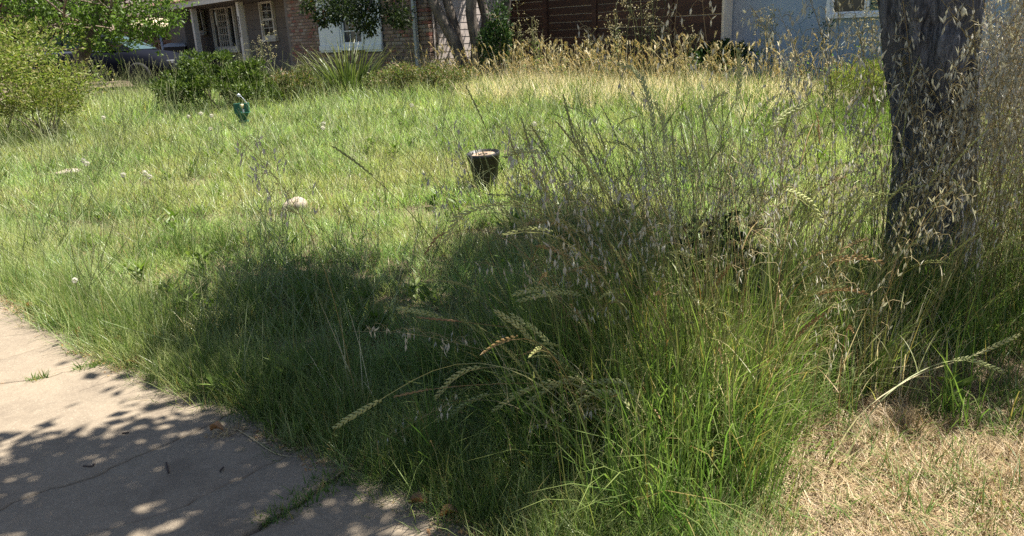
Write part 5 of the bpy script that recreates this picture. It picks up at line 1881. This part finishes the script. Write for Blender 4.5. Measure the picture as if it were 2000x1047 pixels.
# leaf blades of the clump
cl = [blades('clumpblade%d' % i, 40, .11, (.25, .8), (.005, .0095), (.02, .5), MAT['lush'], 4, 1.1, (1, 0), .45) for i in range(3)] + \
     [blades('clumpdry%d' % i, 26, .10, (.2, .65), (.002, .005), (.02, .5), MAT['dry'], 4, .9, (1, 0), .4) for i in range(2)] + \
     [blades('clumpolive%d' % i, 40, .10, (.25, .75), (.003, .006), (.02, .3), MAT['clump'], 4, .7, (1, 0), .4) for i in range(2)]  # olive yellow blades, thinner than the green ones
n = 520
x = rng.normal(.78, .48, n); y = rng.normal(3.0, .45, n)
mk = (y > 2.05) & (y < 4.2) & (x > xedge(y) + .25) & (x < 1.9) & ~((x > .68 + .45 * (y - 2)) & (y < 2.95))
x, y = x[mk], y[mk]
warm = np.clip((x - .55) / .9, 0, 1)
r_ = rng.random(len(x))
ip = np.where(r_ < .14 + warm * .45, rng.integers(3, 5, len(x)), np.where(r_ < .25 + warm * .55, rng.integers(5, 7, len(x)), rng.integers(0, 3, len(x))))
o = scatter('leaf_blades', cl, np.stack([x - CB[0], y - CB[1], G(y) - .02], 1), np.arctan2(y - 3.2, x - .9) + rng.normal(0, .5, len(x)), rng.uniform(.6, 1.15, len(x)), ip, parent=clump, real=True)
o['kind'] = 'stuff'
o['label'] = 'green and straw coloured blades of the clump'

# oats round the big trunk
oc = empty('oat_clump', (TB[0], TB[1] - .3, float(G(TB[1] - .3))))
tag(oc, 'tall pale wild oats standing in front of the big trunk', 'grass clump')
spots = [(TB[0] + random.gauss(-.02, .26), TB[1] - .34 - abs(random.gauss(0, .22))) for k in range(70)] + [(TB[0] - .38 + random.gauss(0, .14), TB[1] - .1 + random.gauss(0, .25)) for k in range(34)]
add_stalks(oc, OAT, spots, (.8, 1.75))
spots = [(TB[0] + random.gauss(-.2, .45), TB[1] - .4 - abs(random.gauss(0, .3))) for k in range(34)]
add_stalks(oc, RYE, spots, (.6, .95))
n = 200
x = rng.normal(TB[0] - .1, .5, n); y = TB[1] - .05 - np.abs(rng.normal(0, .45, n))
mk = np.hypot(x - TB[0], y - TB[1]) > .27
x, y = x[mk], y[mk]
o = scatter('leaf_blades', cl, np.stack([x - oc.location[0], y - oc.location[1], G(y) - .02 - oc.location[2]], 1), rng.uniform(0, 6.28, len(x)), rng.uniform(.5, 1.0, len(x)), np.where(rng.random(len(x)) < .3, rng.integers(3, 5, len(x)), rng.integers(0, 3, len(x))), parent=oc, real=True)
o['kind'] = 'stuff'; o['label'] = 'green blades at the foot of the oats'

# dry oats right of the trunk
do = empty('dry_oat_clump', (TB[0] + .6, TB[1] + .35, float(G(TB[1] + .35))))
tag(do, 'dense golden dried oats right of the big trunk', 'grass clump')
spots = [(TB[0] + .62 + random.gauss(0, .24), TB[1] + .3 + random.gauss(0, .35)) for k in range(170)]
spots = [s for s in spots if math.hypot(s[0] - TB[0], s[1] - TB[1]) > .3]
OAT_DRY = [oat_mesh('oat_stalk_dry', arc(random.uniform(1.1, 1.5), random.uniform(.02, .12), 0, random.uniform(.1, .6), 14), random.randint(30, 44), random.uniform(.45, .8), mat='orange' if i < 3 else 'oat') for i in range(8)]
add_stalks(do, OAT_DRY, spots, (.6, 1.3))
n = 120
x = TB[0] + .65 + rng.normal(0, .26, n); y = TB[1] + .25 + rng.normal(0, .38, n)
mk = np.hypot(x - TB[0], y - TB[1]) > .3
x, y = x[mk], y[mk]
o = scatter('leaf_blades', cl, np.stack([x - do.location[0], y - do.location[1], G(y) - .02 - do.location[2]], 1), rng.uniform(0, 6.28, len(x)), rng.uniform(.7, 1.3, len(x)), np.where(rng.random(len(x)) < .7, rng.integers(3, 5, len(x)), rng.integers(0, 3, len(x))), parent=do, real=True)
o['kind'] = 'stuff'; o['label'] = 'golden dried blades of the oats'

# thin dark stalks behind the clump, between it and the lawn
tk = empty('thin_stalk_clump', (1.25, 4.3, float(G(4.3))))
tag(tk, 'loose stand of thin seed stalks behind the clump, left of the trunk', 'grass clump')
spots = [(random.uniform(.3, 2.1), random.uniform(3.6, 5.0)) for k in range(130)]
add_stalks(tk, RYE, spots, (.65, 1.0))
spots = [(random.uniform(.4, 2.0), random.uniform(3.6, 5.0)) for k in range(30)]
add_stalks(tk, OAT, spots, (.7, 1.0))
